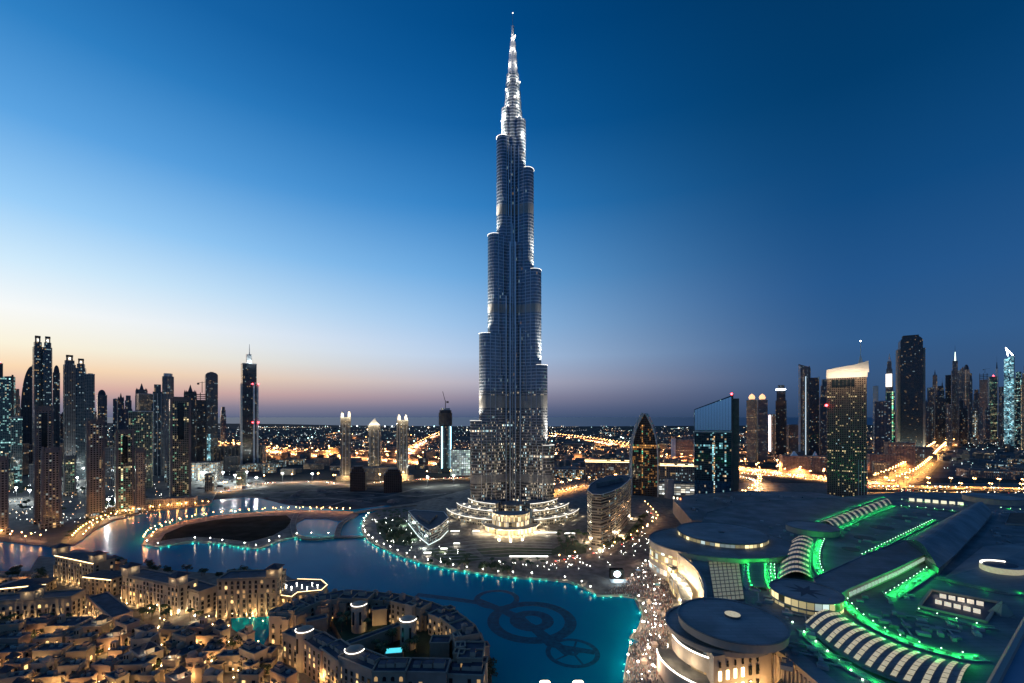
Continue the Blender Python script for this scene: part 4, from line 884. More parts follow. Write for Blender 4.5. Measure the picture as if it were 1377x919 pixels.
# lawns and walks
for i, pts in enumerate(([(505, 700), (535, 694), (560, 712), (566, 726), (545, 735), (520, 730), (507, 715)], [(572, 742), (600, 735), (630, 743), (650, 752), (620, 758), (590, 754)], [(640, 738), (690, 736), (760, 739), (745, 747), (690, 750), (650, 748)], [(795, 744), (838, 722), (858, 700), (856, 712), (840, 730), (815, 741)], [(745, 738), (765, 727), (790, 733), (788, 744), (762, 748)])):
    mb = MB(); mb.face([(*q, 1.36+.01*i) for q in ccw(GP(pts, 1.36))]); struct('lawn', mb, m_grass)
mb = MB()
for k in range(6):
    a = GP([(560+k*9, 736+k*3.4), (640+k*14, 727+k*4.2), (742, 730+k*3.6)], 1.42); mb.ribbon(a, 1.6, 1.43+.004*k)
struct('garden_path', mb, m_curb)
m_canopy = emat('canopy_light', (1, .97, .86), 2.6)
for i, (x, y, w_, lb) in enumerate(((575, 743, 10, 'glowing white canopy nearest the lake promenade'), (597, 737.5, 9, 'middle glowing white canopy of the diagonal three'), (614, 730.5, 8, 'glowing white canopy closest to the prow building'), (711, 748, 52, 'long glowing white canopy in front of the bright entrance'), (735, 716, 34, 'white lit canopy strip right of the entrance hall'), (766, 717, 14, 'short bright canopy by the foot of the curved office'), (612, 714, 12, 'bright white kiosk row by the podium left end'), (640, 714, 9, 'small white-lit doorway bay in the podium'))):
    X, Y = G(x, y, 5); k = Y/F; t = thing('canopy', lb, 'canopy', (X, Y, 0))
    MB().box(0, 0, 4.4, 5, w_*k, 3.2, bottom=True).build('roof', m_canopy, t)
    for s_ in (-1, 1): MB().box(s_*w_*k*.45, 0, 1.3, 4.4, .4, .4).build('post', m_palefin, t)
    put_light(light('canopy_glow', 1300, (1, .94, .8), .6), (0, -3, 3.2), t)
# big outdoor screen
X, Y = G(830, 779, 1.3); t = thing('outdoor_screen', 'dark cubic stage with a glowing white disc screen on the plaza', 'screen', (X, Y, 1.3))
MB().box(0, 3, 0, 9, 13, 6).build('housing', m_dark, t); mb = MB(); mb.face([(3.4*cos(a), -.15, 5+3.0*sin(a)) for a in [2*pi*i/24 for i in range(24)]]); mb.build('screen', emat('screen_disc', (.8, .95, 1), 5), t); MB().box(0, -6, 0, .5, 16, 9).build('stage', m_palefin, t)
put_light(light('screen_glow', 9000, (.6, .85, 1), 2), (0, -7, 6), t)
# ------------------------------------------------------------------ street lamps
m_pole = mat('lamp_pole', (.12, .12, .12), .5, .5, var=.1)
m_bw = emat('bulb_white', (1, .96, .86), 26); m_bo = emat('bulb_sodium', (1, .50, .16), 26); m_bg = emat('bulb_pool', (.12, 1, .6), 3)
def lamp_proto(nm, h, r, mb_, arm=0):
    t = thing(nm, 'x', 'lamp'); MB().bar((0, 0, 0), (0, 0, h), .14, 5, r2=.09).build('pole', m_pole, t)
    if arm: MB().bar((0, 0, h), (arm, 0, h+.4), .1).build('arm', m_pole, t)
    MB().ball((arm, 0, h+.5), r, 8).build('lamp_head', mb_, t); return t
def place(proto, x, y, z, label, cat, group, rz=0, first=set()):
    o = proto if proto.name not in first and not proto.get('used') else copy_tree(proto)
    proto['used'] = 1
    o.location = (x, y, z); o.rotation_euler[2] = rz; tag(o, label, cat, group)
    if 'used' in o: del o['used']
    first.add(proto.name); return o
pw = lamp_proto('promenade_lamp', 4.2, .55, m_bw); po = lamp_proto('sodium_lamp', 6.5, .62, m_bo)
L_w = light('promenade_glow', 900, (1, .9, .66), .5); L_o = light('sodium_glow', 6500, (1, .40, .10), .5); L_ps = [light('pool_light_%d' % q, q, (.05, .9, .6), .3) for q in (120, 220, 400)]; r_p = random.Random(2)
def inset(P, d):   # move the points of an open line sideways
    out = []
    for i, p in enumerate(P):
        a = P[max(0, i-1)]; b = P[min(len(P)-1, i+1)]; l = hypot(b[0]-a[0], b[1]-a[1]) or 1
        out.append((p[0]-(b[1]-a[1])/l*d, p[1]+(b[0]-a[0])/l*d))
    return out
shore1 = curve_pts([(498, 691), (487, 702), (487, 715), (497, 729), (525, 743), (565, 757), (620, 768), (690, 777), (740, 780), (765, 783), (785, 791), (803, 801), (835, 801), (853, 804), (863, 826), (858, 844), (848, 858), (846, 869), (842, 890), (838, 915)], 8, 1.3)
shore2 = curve_pts([(196, 733), (212, 736), (232, 733), (262, 729), (300, 732), (330, 737), (352, 738), (372, 729), (392, 724), (420, 722), (452, 722)], 8, 1.3)
for P, lab, grp, st in ((shore1, 'white globe lamp on the tower-side lake promenade', 'globe lamps along the tower promenade', 17), (shore2, 'white globe lamp on the dark island lakefront path', 'globe lamps along the island shore', 20)):
    for i, (x, y, a) in enumerate(along(inset(P, 2.5), st)):
        x += r_p.uniform(-1.6, 1.6); y += r_p.uniform(-1, 1)
        if r_p.random() < .07: continue
        o = place(pw, x, y, 1.3, lab, 'street lamp', grp); ks = r_p.uniform(.8, 1.15); o.scale = (ks, ks, ks); put_light(L_w, (0, 0, 3.4), o)
    for i, (x, y, a) in enumerate(along(inset(P, -1.0), 8, 5)):
        if r_p.random() < .12: continue
        x += r_p.uniform(-2, 2); L_p = r_p.choice(L_ps)
        t = thing('pool_light', 'small green-blue light at the waterline below the promenade', 'light', (x, y, .2), 'waterline pool lights'); MB().lathe(0, 0, [(.28, 0), (.28, .2), (.05, .35)], 6).build('lens', m_bg, t); put_light(L_p, (0, 0, 1.1), t)
    mb = MB(); mb.path([(x, y, 1.9) for x, y in inset(P, .3)], .3); tag(mb.build('promenade_wall', m_curb), 'low pale parapet wall edging the '+('tower promenade' if P is shore1 else 'island lakefront'), 'wall')
for key, st, off, grp, lab in (('shore_road', 12, 5, 'sodium lamps on the west shore road', 'orange sodium lamp on the west shore road below the residences'), ('island_road', 12, 4, 'sodium lamps on the island road', 'orange sodium lamp on the curved island road'), ('west_road', 20, 5, 'sodium lamps by the west canal', 'orange sodium lamp beside the west canal')):
    P = ROADS[key][0]
    for sgn in (-1, 1):
        for x, y, a in along(inset(P, off*sgn), st*(1 if sgn > 0 else 1.6), 3):
            o = place(po, x, y, 1.4, lab, 'street lamp', grp); 
            if sgn > 0: put_light(light('shore_sodium', 4200, (1, .42, .14), .5), (0, 0, 5.5), o)
for x, y, a in along(ROADS['plaza_road'][0], 22, 4):
    o = place(po, x+5, y, 1.4, 'orange lamp on the road curving past the banded office', 'street lamp', 'lamps on the plaza road'); put_light(light('plaza_sodium', 2600, (1, .55, .26), .5), (0, 0, 5.5), o)
fl_ = MB()
# highway lamps (taller, twin side) with light on every one
ph = thing('highway_lamp', 'x', 'lamp'); MB().bar((0, 0, 0), (0, 0, 20), .35, 5, r2=.2).build('pole', m_pole, ph)
for s_ in (-1, 1): MB().bar((0, 0, 20), (0, s_*2.4, 20.6), .16).build('arm', m_pole, ph); MB().ball((0, s_*2.6, 20.4), 1.05, 8).build('lamp_head', m_bo, ph)
for key, st, pw_, c, grp, lab in (('highway_city', 52, 52000, (1, .44, .10), 'lamps of the city highway', 'orange twin lamp on the highway running into the skyline'), ('highway_far', 60, 480000, (1, .36, .10), 'lamps along the far highway', 'orange twin lamp on the far highway right of the tall tower'), ('viaduct', 44, 46000, (1, .52, .12), 'lamps on the elevated road', 'orange twin lamp standing on the pale elevated road'), ('viaduct_near', 60, 48000, (1, .52, .14), 'lamps along the ground road below the viaduct', 'orange twin lamp on the ground road below the viaduct'), ('slip_road', 40, 20000, (1, .85, .7), 'lamps on the curved slip road', 'lamp on the bright curved slip road by the slanted tower'), ('left_highway', 80, 700000, (1, .38, .12), 'lamps along the left highway', 'orange twin lamp on the highway behind the crowned towers'), ('left_avenue', 130, 900000, (1, .36, .16), 'lamps on the receding avenue', 'reddish twin lamp on the avenue receding toward the sea'), ('boulevard', 34, 30000, (1, .46, .16), 'lamps on the boulevard behind the curved office', 'orange twin lamp on the boulevard behind the curved office'), ('mid_road', 60, 24000, (.95, .95, .85), 'lamps on the road across the sand', 'white twin lamp on the road across the dark sand')):
    P, wd, z = ROADS[key]
    for off in ((-.25*wd, .25*wd) if wd > 60 else (0,)):
        for x, y, a in along(inset(P, off), st, 7 if off <= 0 else 7+st/2):
            if key in ('highway_far', 'left_highway', 'left_avenue'):
                fl_.bar((x, y, z), (x, y, z+20), .35, 5, r2=.2); [fl_.ball((x-sin(a)*q_, y+cos(a)*q_, z+20.4), 1.05, 6, 1, 4) for q_ in (-2.6, 2.6)]; put_light(light(key+'_glow', pw_*2.6, c, 1.0, 'SPOT', cone=2.72), (x, y, z+18.6))
                continue
            o = place(ph, x, y, z, lab, 'street lamp', grp, a); put_light(light(key+'_glow', pw_*2.6, c, 1.0, 'SPOT', cone=2.72), (0, 0, 18.6), o)
tag(fl_.build('far_lamps', [m_pole, m_bo]), 'rows of orange lamps along the far highways of the plain', 'street lamps', None, 'stuff')
# ------------------------------------------------------------------ cars with their lights on
m_bodies = [mat('car_paint_%s' % n, c, .3, .4, var=.05) for n, c in (('white', (.6, .6, .6)), ('grey', (.2, .2, .21)), ('dark', (.03, .03, .04)))]
m_head = emat('headlight', (1, .93, .75), 40); m_tail = emat('taillight', (1, .06, .03), 14)
cars = []
for i, n in enumerate(('white', 'grey', 'black')):
    t = thing('parked_car'.replace('parked_', ''), 'x', 'car')
    mb = MB(); mb.prism([(-2.2, -.9), (2.2, -.9), (2.2, .9), (-2.2, .9)], .35, .95, 0, 0); mb.prism([(-1.5, -.8), (1.0, -.8), (1.0, .8), (-1.5, .8)], .95, 1.5, 0, 0, scale=.82); mb.build('body', m_bodies[i], t)
    mb = MB()
    for sx_ in (-1.4, 1.4):
        for sy_ in (-.85, .85): mb.bar((sx_, sy_-.12, .35), (sx_, sy_+.12, .35), .35, 8)
    mb.build('wheel', m_dark, t)
    for s_ in (-.6, .6): MB().box(2.25, s_, .45, .95, .2, .5).build('headlight', m_head, t); MB().box(-2.25, s_, .55, .95, .2, .45).build('taillight', m_tail, t)
    cars.append(t)
rn = random.Random(11)
def cars_on(key, n, label, grp, t0=0, t1=1):
    P, wd, z = ROADS[key]; tot = along(P, 6, 0); m = len(tot)
    for i in range(n):
        x, y, a = tot[int(m*(t0+(t1-t0)*rn.random())) % m]; ln = rn.choice([-.36, -.27, -.18, -.1, .1, .18, .27, .36])*wd; 
        x -= sin(a)*ln; y += cos(a)*ln; j = rn.randrange(3)
        place(cars[j], x, y, z+.02, ('white', 'grey', 'black')[j]+' car with lights on, '+label, 'car', grp+' '+('white', 'grey', 'black')[j], a+(pi if ln > 0 else 0))
cars_on('highway_city', 80, 'driving on the highway into the skyline', 'cars on the city highway', .0, 1)
cars_on('viaduct', 26, 'crossing the pale elevated road', 'cars on the viaduct')
cars_on('viaduct_near', 34, 'on the road under the viaduct', 'cars below the viaduct')
cars_on('slip_road', 22, 'queueing on the bright slip road', 'cars on the slip road')
cars_on('highway_far', 60, 'on the far highway right of the tower', 'cars on the far highway')
cars_on('left_highway', 36, 'on the highway behind the crowned towers', 'cars on the left highway')
cars_on('plaza_road', 14, 'on the road past the banded office', 'cars on the plaza road')
# the rest of the traffic: one mass of small cars
rt = random.Random(5); mt_ = MB()
for key, n in (('highway_city', 330), ('highway_far', 420), ('viaduct_near', 130), ('viaduct', 60), ('left_highway', 260), ('left_avenue', 90), ('slip_road', 60), ('mid_road', 50), ('boulevard', 60)):
    P, wd, z = ROADS[key]; tot = along(P, 5, 2); m = len(tot)
    for i in range(n):
        x, y, a = tot[rt.randrange(m)]; s_ = rt.choice([-1, 1]); ln = s_*wd*rt.uniform(.05, .42); x -= sin(a)*ln; y += cos(a)*ln; d = -s_; k = 1.0+.25*rt.random()
        mt_.box(x, y, z+.3, z+1.5*k, 4.4, 1.8, a, 0); hx, hy = x+cos(a)*2.3*d, y+sin(a)*2.3*d; tx, ty = x-cos(a)*2.3*d, y-sin(a)*2.3*d
        mt_.ball((hx, hy, z+1.0), .75, 5, 1, 3); mt_.ball((tx, ty, z+1.0), .55, 5, 2, 3)
tag(mt_.build('traffic', [m_bodies[1], emat('traffic_head', (1, .86, .6), 14), emat('traffic_tail', (1, .10, .04), 7)]), 'mass of small cars streaming along the lit highways of the plain', 'traffic', None, 'stuff')
# ------------------------------------------------------------------ trees
m_leaf = mat('palm_leaf', (.04, .075, .025), .7, var=.4, scale=1.5); m_leaf2 = mat('dark_foliage', (.035, .06, .025), .8, var=.5, scale=1.2); m_bark = mat('bark', (.13, .09, .06), .9, var=.3, scale=3)
def palm_proto(seed, h):
    r = random.Random(seed); t = thing('palm_tree', 'x', 'palm'); lean = r.uniform(-.4, .4)
    mb = MB(); mb.bar((0, 0, 0), (lean*.4, 0, h*.5), .28, 7, r2=.2); mb.bar((lean*.4, 0, h*.5), (lean, 0, h), .2, 7, r2=.16); mb.build('trunk', m_bark, t)
    mb = MB()
    for i in range(22):
        a = i*2.399+r.random()*.3; l = r.uniform(2.4, 3.3); up = r.uniform(-.3, 1.1); p = [(lean, 0, h)]
        for s_ in (.35, .7, 1.0): p.append((lean+cos(a)*l*s_, sin(a)*l*s_, h+up*s_-2.1*s_*s_+.35*s_))
        for j in range(3):
            (x0, y0, z0), (x1, y1, z1) = p[j], p[j+1]; w0, w1 = [.15, .5, .42, .05][j:j+2]; nx, ny = -sin(a), cos(a)
            mb.face([(x0, y0, z0), (x1, y1, z1), (x1+nx*w1, y1+ny*w1, z1-.3), (x0+nx*w0, y0+ny*w0, z0-.25)]); mb.face([(x0, y0, z0), (x0-nx*w0, y0-ny*w0, z0-.25), (x1-nx*w1, y1-ny*w1, z1-.3), (x1, y1, z1)])
    mb.build('crown', m_leaf, t); return t
def tree_proto(seed, h, R_):
    r = random.Random(seed); t = thing('broadleaf_tree', 'x', 'tree'); mb = MB(); mb.bar((0, 0, 0), (0, 0, h*.5), .3, 7, r2=.2)
    cl = []
    for i in range(7):
        a = i*2.4; rr = R_*r.uniform(.25, .75); c = (cos(a)*rr, sin(a)*rr, h*r.uniform(.55, .95)); cl.append(c); mb.bar((0, 0, h*.42), (c[0]*.8, c[1]*.8, c[2]*.92), .12, 4, r2=.05)
    mb.build('trunk', m_bark, t); mb = MB()
    for c in cl:
        for k in range(48):
            while 1:
                d = [r.uniform(-1, 1) for _ in range(3)]; q = sum(v*v for v in d)
                if .2 < q < 1: break
            s_ = R_*.48; p = (c[0]+d[0]*s_, c[1]+d[1]*s_, c[2]+d[2]*s_*.75); u = [r.uniform(-1, 1) for _ in range(3)]; v = [r.uniform(-1, 1) for _ in range(3)]; e = .32
            mb.face([tuple(p[i]+(u[i]+v[i])*e for i in range(3)), tuple(p[i]+(u[i]-v[i])*e for i in range(3)), tuple(p[i]-(u[i]+v[i])*e for i in range(3)), tuple(p[i]-(u[i]-v[i])*e for i in range(3))])
    mb.build('crown', m_leaf2, t); return t
palms = [palm_proto(1, 8), palm_proto(2, 9.5), palm_proto(3, 7)]; trees = [tree_proto(4, 6.5, 3.2), tree_proto(5, 8, 3.8)]
def scatter(protos, px, n, z, label, cat, grp, seed=0):
    r = random.Random(seed); P = GP(px, z); xs = [p[0] for p in P]; ys = [p[1] for p in P]; c = 0; g_ = 0
    while c < n and g_ < 4000:
        g_ += 1; x, y = r.uniform(min(xs), max(xs)), r.uniform(min(ys), max(ys))
        if not inside(x, y, P): continue
        o = place(r.choice(protos), x, y, z, label, cat, grp, r.random()*6); k = r.uniform(.8, 1.2); o.scale = (k, k, k); c += 1
def inside(x, y, P):
    c = False
    for i in range(len(P)):
        (x1, y1), (x2, y2) = P[i-1], P[i]
        if (y1 > y) != (y2 > y) and x < (x2-x1)*(y-y1)/(y2-y1)+x1: c = not c
    return c
scatter(palms, [(500, 698), (520, 690), (548, 692), (560, 712), (530, 712), (510, 706)], 26, 1.36, 'palm in the dark grove left of the prow building', 'palm tree', 'palms left of the prow', 1)
scatter(trees, [(503, 706), (540, 712), (560, 724), (552, 738), (520, 731)], 26, 1.36, 'low round tree in the promenade garden near the lake bend', 'tree', 'garden trees at the lake bend', 2)
scatter(palms, [(738, 735), (748, 722), (788, 722), (790, 742), (762, 748), (742, 746)], 26, 1.36, 'palm in the grove between entrance hall and curved office', 'palm tree', 'palms by the curved office', 3)
scatter(trees, [(800, 744), (845, 722), (864, 690), (876, 700), (860, 722), (828, 742)], 24, 1.36, 'tree lining the road behind the curved office', 'tree', 'trees along the plaza road', 4)
scatter(trees, [(560, 756), (620, 760), (690, 768), (690, 774), (620, 766), (560, 757)], 16, 1.36, 'clipped tree behind the promenade parapet facing the tower', 'tree', 'trees along the promenade', 5)
scatter(palms, [(590, 752), (650, 757), (740, 762), (740, 770), (650, 764)], 14, 1.36, 'palm on the promenade lawn facing the long canopy', 'palm tree', 'palms on the promenade lawn', 6)
# garden spots: small white lights on the lawns and around the plaza
pb_ = thing('garden_light', 'x', 'light'); MB().bar((0, 0, 0), (0, 0, 1.0), .08).build('post', m_pole, pb_); MB().ball((0, 0, 1.2), .24, 6).build('lamp_head', m_bw, pb_)
scatter([pb_], [(500, 700), (545, 690), (566, 726), (600, 735), (650, 748), (620, 762), (560, 750), (515, 730)], 46, 1.36, 'tiny white garden light in the lakeside lawn left of the entrance', 'garden light', 'garden lights left of the entrance', 7)
scatter([pb_], [(650, 752), (740, 752), (790, 746), (850, 724), (870, 712), (880, 740), (840, 760), (760, 770), (650, 762)], 70, 1.36, 'tiny white garden light between canopy and plaza road', 'garden light', 'garden lights by the plaza road', 8)
scatter([pb_], [(852, 765), (880, 745), (900, 790), (905, 860), (880, 919), (850, 919), (866, 860), (868, 815)], 80, 1.36, 'small white light above the crowd on the mall plaza', 'garden light', 'plaza lights over the crowd', 9)
scatter(trees, [(0, 690), (110, 700), (140, 694), (200, 684), (200, 660), (0, 660)], 50, 1.3, 'dark tree among the left-hand residences', 'tree', 'trees among the residences', 61)
scatter([pb_], [(0, 712), (90, 722), (140, 698), (220, 682), (220, 655), (0, 655)], 70, 1.3, 'small white light in the streets between the left-hand residences', 'garden light', 'street lights between residences', 62)
for i, (x, y, a) in enumerate(along(inset(ROADS['shore_road'][0], 9), 13, 4)):
    o = place(palms[i % 3], x, y, 1.3, 'palm floodlit amber along the west shore road', 'palm tree', 'amber lit palms on the shore road'); put_light(light('palm_amber', 1500, (1, .6, .12), .4), (1.5, -3, 4), o)
# crowd
def crowd(px, n, seed):
    r = random.Random(seed); P = GP(px, 1.36); xs = [p[0] for p in P]; ys = [p[1] for p in P]; mb = MB(); c = 0
    while c < n:
        x, y = r.uniform(min(xs), max(xs)), r.uniform(min(ys), max(ys))
        if not inside(x, y, P): continue
        c += 1; h = r.uniform(.9, 1.05); m = r.randrange(4)
        mb.lathe(x, y, [(.16, 1.36), (.2, 1.36+.8*h), (.24, 1.36+1.35*h), (.1, 1.36+1.5*h)], 5, m); mb.ball((x, y, 1.36+1.62*h), .12, 5, 4, 3)
    return mb.build('crowd', [mat('cloth_a', (.05, .05, .07), .9, var=.1), mat('cloth_b', (.5, .47, .44), .9, var=.1), mat('cloth_c', (.25, .1, .08), .9, var=.1), mat('cloth_d', (.1, .14, .2), .9, var=.1), mat('skin', (.35, .22, .16), .7, var=.1)])
cw = crowd([(812, 799), (850, 775), (884, 745), (900, 775), (908, 830), (896, 870), (890, 925), (842, 925), (848, 872), (868, 840), (866, 806)], 2600, 5); tag(cw, 'crowd of tiny people filling the plaza between lake and shopping centre', 'crowd', None, 'stuff')
for i, (x, y) in enumerate(((868, 760), (880, 800), (888, 850), (872, 880), (858, 900), (850, 780), (882, 820), (878, 905), (866, 845))):
    X, Y = G(x, y, 1.36); t = place(pw, X, Y, 1.36, 'globe lamp standing among the crowd on the plaza', 'street lamp', 'globe lamps in the crowd'); put_light(light('crowd_glow', 5200, (1, .62, .42), .5), (0, 0, 8), t)
for i, (x, y, c) in enumerate(((858, 770, 'blue'), (884, 790, 'teal'), (872, 812, 'cream'), (893, 830, 'cream'), (880, 870, 'cream'), (866, 892, 'cream'), (888, 895, 'teal'))):
    X, Y = G(x, y, 1.36); t = thing('market_kiosk', 'small %s canopied kiosk on the plaza %s' % (c, ['beside the disc screen', 'under the lit drum wall', 'at the end of the lake steps', 'against the curved warm wall', 'in the thick of the crowd', 'near the bottom lake edge', 'below the lower rotunda'][i]), 'kiosk', (X, Y, 1.36))
    MB().box(0, 0, 0, 2.3, 3, 3).build('counter', m_tan, t); MB().prism(rect(0, 0, 4.4, 4.4), 2.4, 3.7, 0, 0, scale=.1).build('roof', mat('kiosk_'+c, {'blue': (.3, .5, .7), 'teal': (.15, .4, .42), 'cream': (.6, .52, .42)}[c], .7, var=.1), t)
# ------------------------------------------------------------------ shopping centre
m_mroof = mat('mall_roof', (.19, .21, .215), .62, var=.18, scale=.06)
m_mroof2 = mat('mall_roof_disc', (.24, .262, .275), .55, var=.10, scale=.05)
seam(m_mroof, 9); seam(m_mroof2, 7, .85)
m_star = mat('roof_star', (.05, .06, .08), .6, var=.1)
m_msand = mat('mall_stone', (.42, .33, .25), .75, var=.14, scale=.1)
m_sky1 = mat('skylight_panel', (.5, .45, .35), .3, emis=(1, .84, .5), es=.42, var=.35, scale=.6)
m_skyf = mat('skylight_frame', (.1, .1, .1), .5, var=.1)
m_gled = emat('green_led', (.08, 1, .25), 4); m_gl2 = emat('mint_lamp', (.55, 1, .65), 9)
f_mallwin = facade('mall_window', (.42, .33, .25), (.3, .22, .1), warm=(1, .8, .4), cool=(.8, 1, 1), w=4.5, h=6, mu=.05, mv=.2, prob=.93, clump=.2, cs=.1, st=1.25)
mall = thing('shopping_centre', 'vast low shopping centre with dark blue roofs, green lit gutters and domed rotundas', 'building', (0, 0, 0))
RZ = 28.0
def mp(nm, px, z, z0, ms=m_msand, mt=m_mroof, par=None, edge=True):
    mb = MB(); P = ccw(GP(px, z)); mb.prism(P, z0, z, 0, 1); o = mb.build(nm, [ms, mt], par or mall)
    if edge:
        q = MB()
        for a, b in zip(P, P[1:]+P[:1]): q.bar((*a, z+.3), (*b, z+.3), .4)
        q.build('coping', m_mroof2, o)
    return o
# main slab with a cut corner for the concave plaza side
mp('main_roof', [(926, 745), (950, 690), (1000, 676), (1120, 670), (1215, 662), (1377, 664), (1560, 668), (1900, 800), (1900, 1050), (1300, 1050), (1150, 990), (1098, 900), (1050, 872), (1010, 845), (944, 838), (950, 806), (940, 776)], RZ, 0)
# stone wall behind drum A leaning back toward the parking decks
mp('north_wing', [(905, 672), (935, 665), (1000, 661), (1090, 662), (1130, 668), (1100, 690), (1000, 704), (930, 700)], 24, 0, mt=m_mroof)
m_brick = m_msand
for s_, (px, py) in enumerate(((906, 690), (911, 691), (915, 692))):
    X, Y = G(px, py, 0); MB().box(X, Y, 0, 27, 1.6, 1.6).build('lit_pylon', emat('orange_pylon' if s_ == 2 else 'pylon_white', (1, .3, .08) if s_ == 2 else (1, .85, .6), 3), mall)
def disc(nm, px, py, hw, z, thick, ms=m_msand, mt=m_mroof2, z0=None, n=48, ry=1.0, rim=True):
    X, Y = G(px, py, z); r = hw*Y/F; mb = MB(); mb.prism(circ(X, Y, r, n, ry=r*ry), z-thick if z0 is None else z0, z, 0, 1); o = mb.build(nm, [ms, mt], mall)
    if rim:
        q = MB(); q.lathe(X, Y, [(r, z-.2), (r+.8, z), (r+.8, z+.5), (r-.6, z+.5), (r-.6, z)], n); 
        if ry != 1: q = MB(); c = circ(X, Y, r, n, ry=r*ry); c.append(c[0]); q.path([(a, b, z+.25) for a, b in c], .5)
        q.build('rim', m_mroof, o)
    return X, Y, r
XA, YA, RA = disc('rotunda_ring', 968, 728, 92, 33, 6, z0=0, ry=.8, mt=m_mroof)
xx, yy, rr = disc('rotunda_roof', 970, 716, 55, 37, 5, ms=f_mallwin, n=40)
MB().lathe(xx, yy, [(3, 37), (3, 37.6), (0.01, 37.7)], 16).build('roof_hatch', m_skyf, mall)
# window bands on drum A toward the plaza
for z0_, z1_, m_ in ((16, 27, f_mallwin), (6, 11, facade('shop_window', (.4, .33, .27), (.3, .3, .3), warm=(1, .8, .5), cool=(.6, .95, 1), w=5, h=5, mu=.04, mv=.1, prob=.95, clump=.1, cs=.5, st=1.6))):
    mb = MB(); c = circ(XA, YA, RA+.5, 20, radians(172), radians(228), ry=RA*.8+.5)
    u = 0
    for a, b in zip(c, c[1:]):
        l = hypot(b[0]-a[0], b[1]-a[1]); mb.face([(*a, z0_), (*b, z0_), (*b, z1_), (*a, z1_)], 0, [(u, z0_), (u+l, z0_), (u+l, z1_), (u, z1_)]); u += l
    mb.build('window_band', m_, mall)
# curved warm-lit parapet wall sweeping down to the lower rotunda
cw_ = curve_pts([(905, 742), (922, 754), (938, 770), (946, 790), (945, 812), (936, 836)], 6, 30)
mb = MB()
for a, b in zip(cw_, cw_[1:]): mb.prism([a, b, (b[0]+2.2, b[1]), (a[0]+2.2, a[1])], 0, 31, 0, 1)
mb.build('curved_wall', [mat('curved_wall_stone', (.55, .45, .34), .7, var=.1), m_mroof2], mall)
for i, (x, y, a) in enumerate(along(inset(cw_, 0), 11, 3)): put_light(light('wall_washer', 9000, (1, .74, .44), .8), (x-7, y-3, 15), mall)
mp('plaza_terrace', [(905, 765), (918, 775), (930, 795), (930, 815), (918, 812), (912, 790), (900, 772)], 14, 0, ms=f_mallwin)
mp('plaza_terrace', [(888, 742), (902, 750), (913, 764), (905, 768), (893, 757)], 17, 0, ms=f_mallwin)
for i, (x, y, a) in enumerate(along(curve_pts([(892, 775), (905, 790), (912, 810), (910, 840)], 6, 0), 9)): put_light(light('arcade_light', 2600, (1, .8, .55), .5), (x, y, 6), mall)
# lower rotunda B
XB, YB, RB = disc('rotunda_drum', 983, 833, 66, 40, 4.6, n=56)
disc('rotunda_skirt', 966, 842, 66, 32.5, 3, n=56, mt=m_mroof2)
X2, Y2, R2 = disc('rotunda_base', 968, 848, 52, 29.5, 29.5, ms=facade('rotunda_glass', (.3, .25, .2), (.05, .05, .05), w=4, h=5, mu=.05, mv=.3, prob=.4, clump=.6, cs=.4, st=1.5), n=48)
mb = MB(); mb.path([(X2+(R2+4)*cos(a), Y2+(R2+4)*sin(a), 25) for a in [radians(150+i*6) for i in range(17)]], .45); mb.build('lit_balcony', m_led, mall)
mb = MB(); cres_prism(mb, X2, Y2, R2, R2+4, 150, 248, 16, 24.5, 0, 1); mb.build('balcony', [m_msand, m_mroof2], mall)
mb = MB(); mb.path([(X2+(R2+13)*cos(a), Y2+(R2+13)*sin(a), 13) for a in [radians(165+i*5) for i in range(17)]], .45); mb.build('terrace_edge', m_led, mall)
mb = MB(); cres_prism(mb, X2, Y2, R2, R2+13, 160, 246, 0, 12.5, 0, 1); mb.build('terrace', [m_msand, m_pave], mall)
zx, zy = G(985, 829, 40); MB().prism(circ(zx, zy, 4.4, 16), 40, 41.4, 0, 1).build('roof_light', [m_skyf, m_sky1], mall)
for a in (190, 215, 238): put_light(light('rotunda_light', 2600, (1, .85, .6), .6), (X2+(R2+9)*cos(radians(a)), Y2+(R2+9)*sin(radians(a)), 19), mall)
# stone facade block with slot windows, right below rotunda B, and its lit wing
fc = [(109.0, 233.0), (146.0, 243.0)]
bx = ccw([fc[0], fc[1], (fc[1][0]+12, fc[1][1]+40), (fc[0][0]+6, fc[0][1]+40)])
MB().prism(bx, 0, 30.5, 0, 1).build('stone_front', [m_msand, m_mroof2], mall)
dx, dy = fc[1][0]-fc[0][0], fc[1][1]-fc[0][1]; ll = hypot(dx, dy); ux, uy = dx/ll, dy/ll; an = atan2(dy, dx)
for i in range(6):
    for (z0_, z1_) in ((17, 22), (9, 14)):
        d = ll*(.10+.13*i); MB().box(fc[0][0]+ux*d+uy*.3, fc[0][1]+uy*d-ux*.3, z0_, z1_, 1.7, .6, an).build('slot_window', m_warmled if i < 4 else m_gdark, mall)
    d = ll*(.10+.13*i); MB().box(fc[0][0]+ux*d+uy*.3, fc[0][1]+uy*d-ux*.3, 24, 27, .9, .6, an).build('slot', m_gdark, mall)
wg = GP([(1030, 866), (1062, 888), (1104, 924), (1150, 965)], 28)
mb = MB(); pts = wg+[(p[0]+10, p[1]+16) for p in wg[::-1]]; mb.prism(pts, 0, 28.6, 0, 1); mb.build('ribbed_wing', [m_msand, m_mroof2], mall)
mb = MB()
for x, y, a in along(wg, 3.2, 1): mb.box(x+sin(a)*.5, y-cos(a)*.5, 0, 26, .9, .9, a)
mb.build('wall_rib', m_msand, mall)
for x, y, a in along(wg, 12, 4): put_light(light('rib_flood', 6500, (1, .66, .3), .6), (x+sin(a)*5.5, y-cos(a)*5.5, 8), mall)
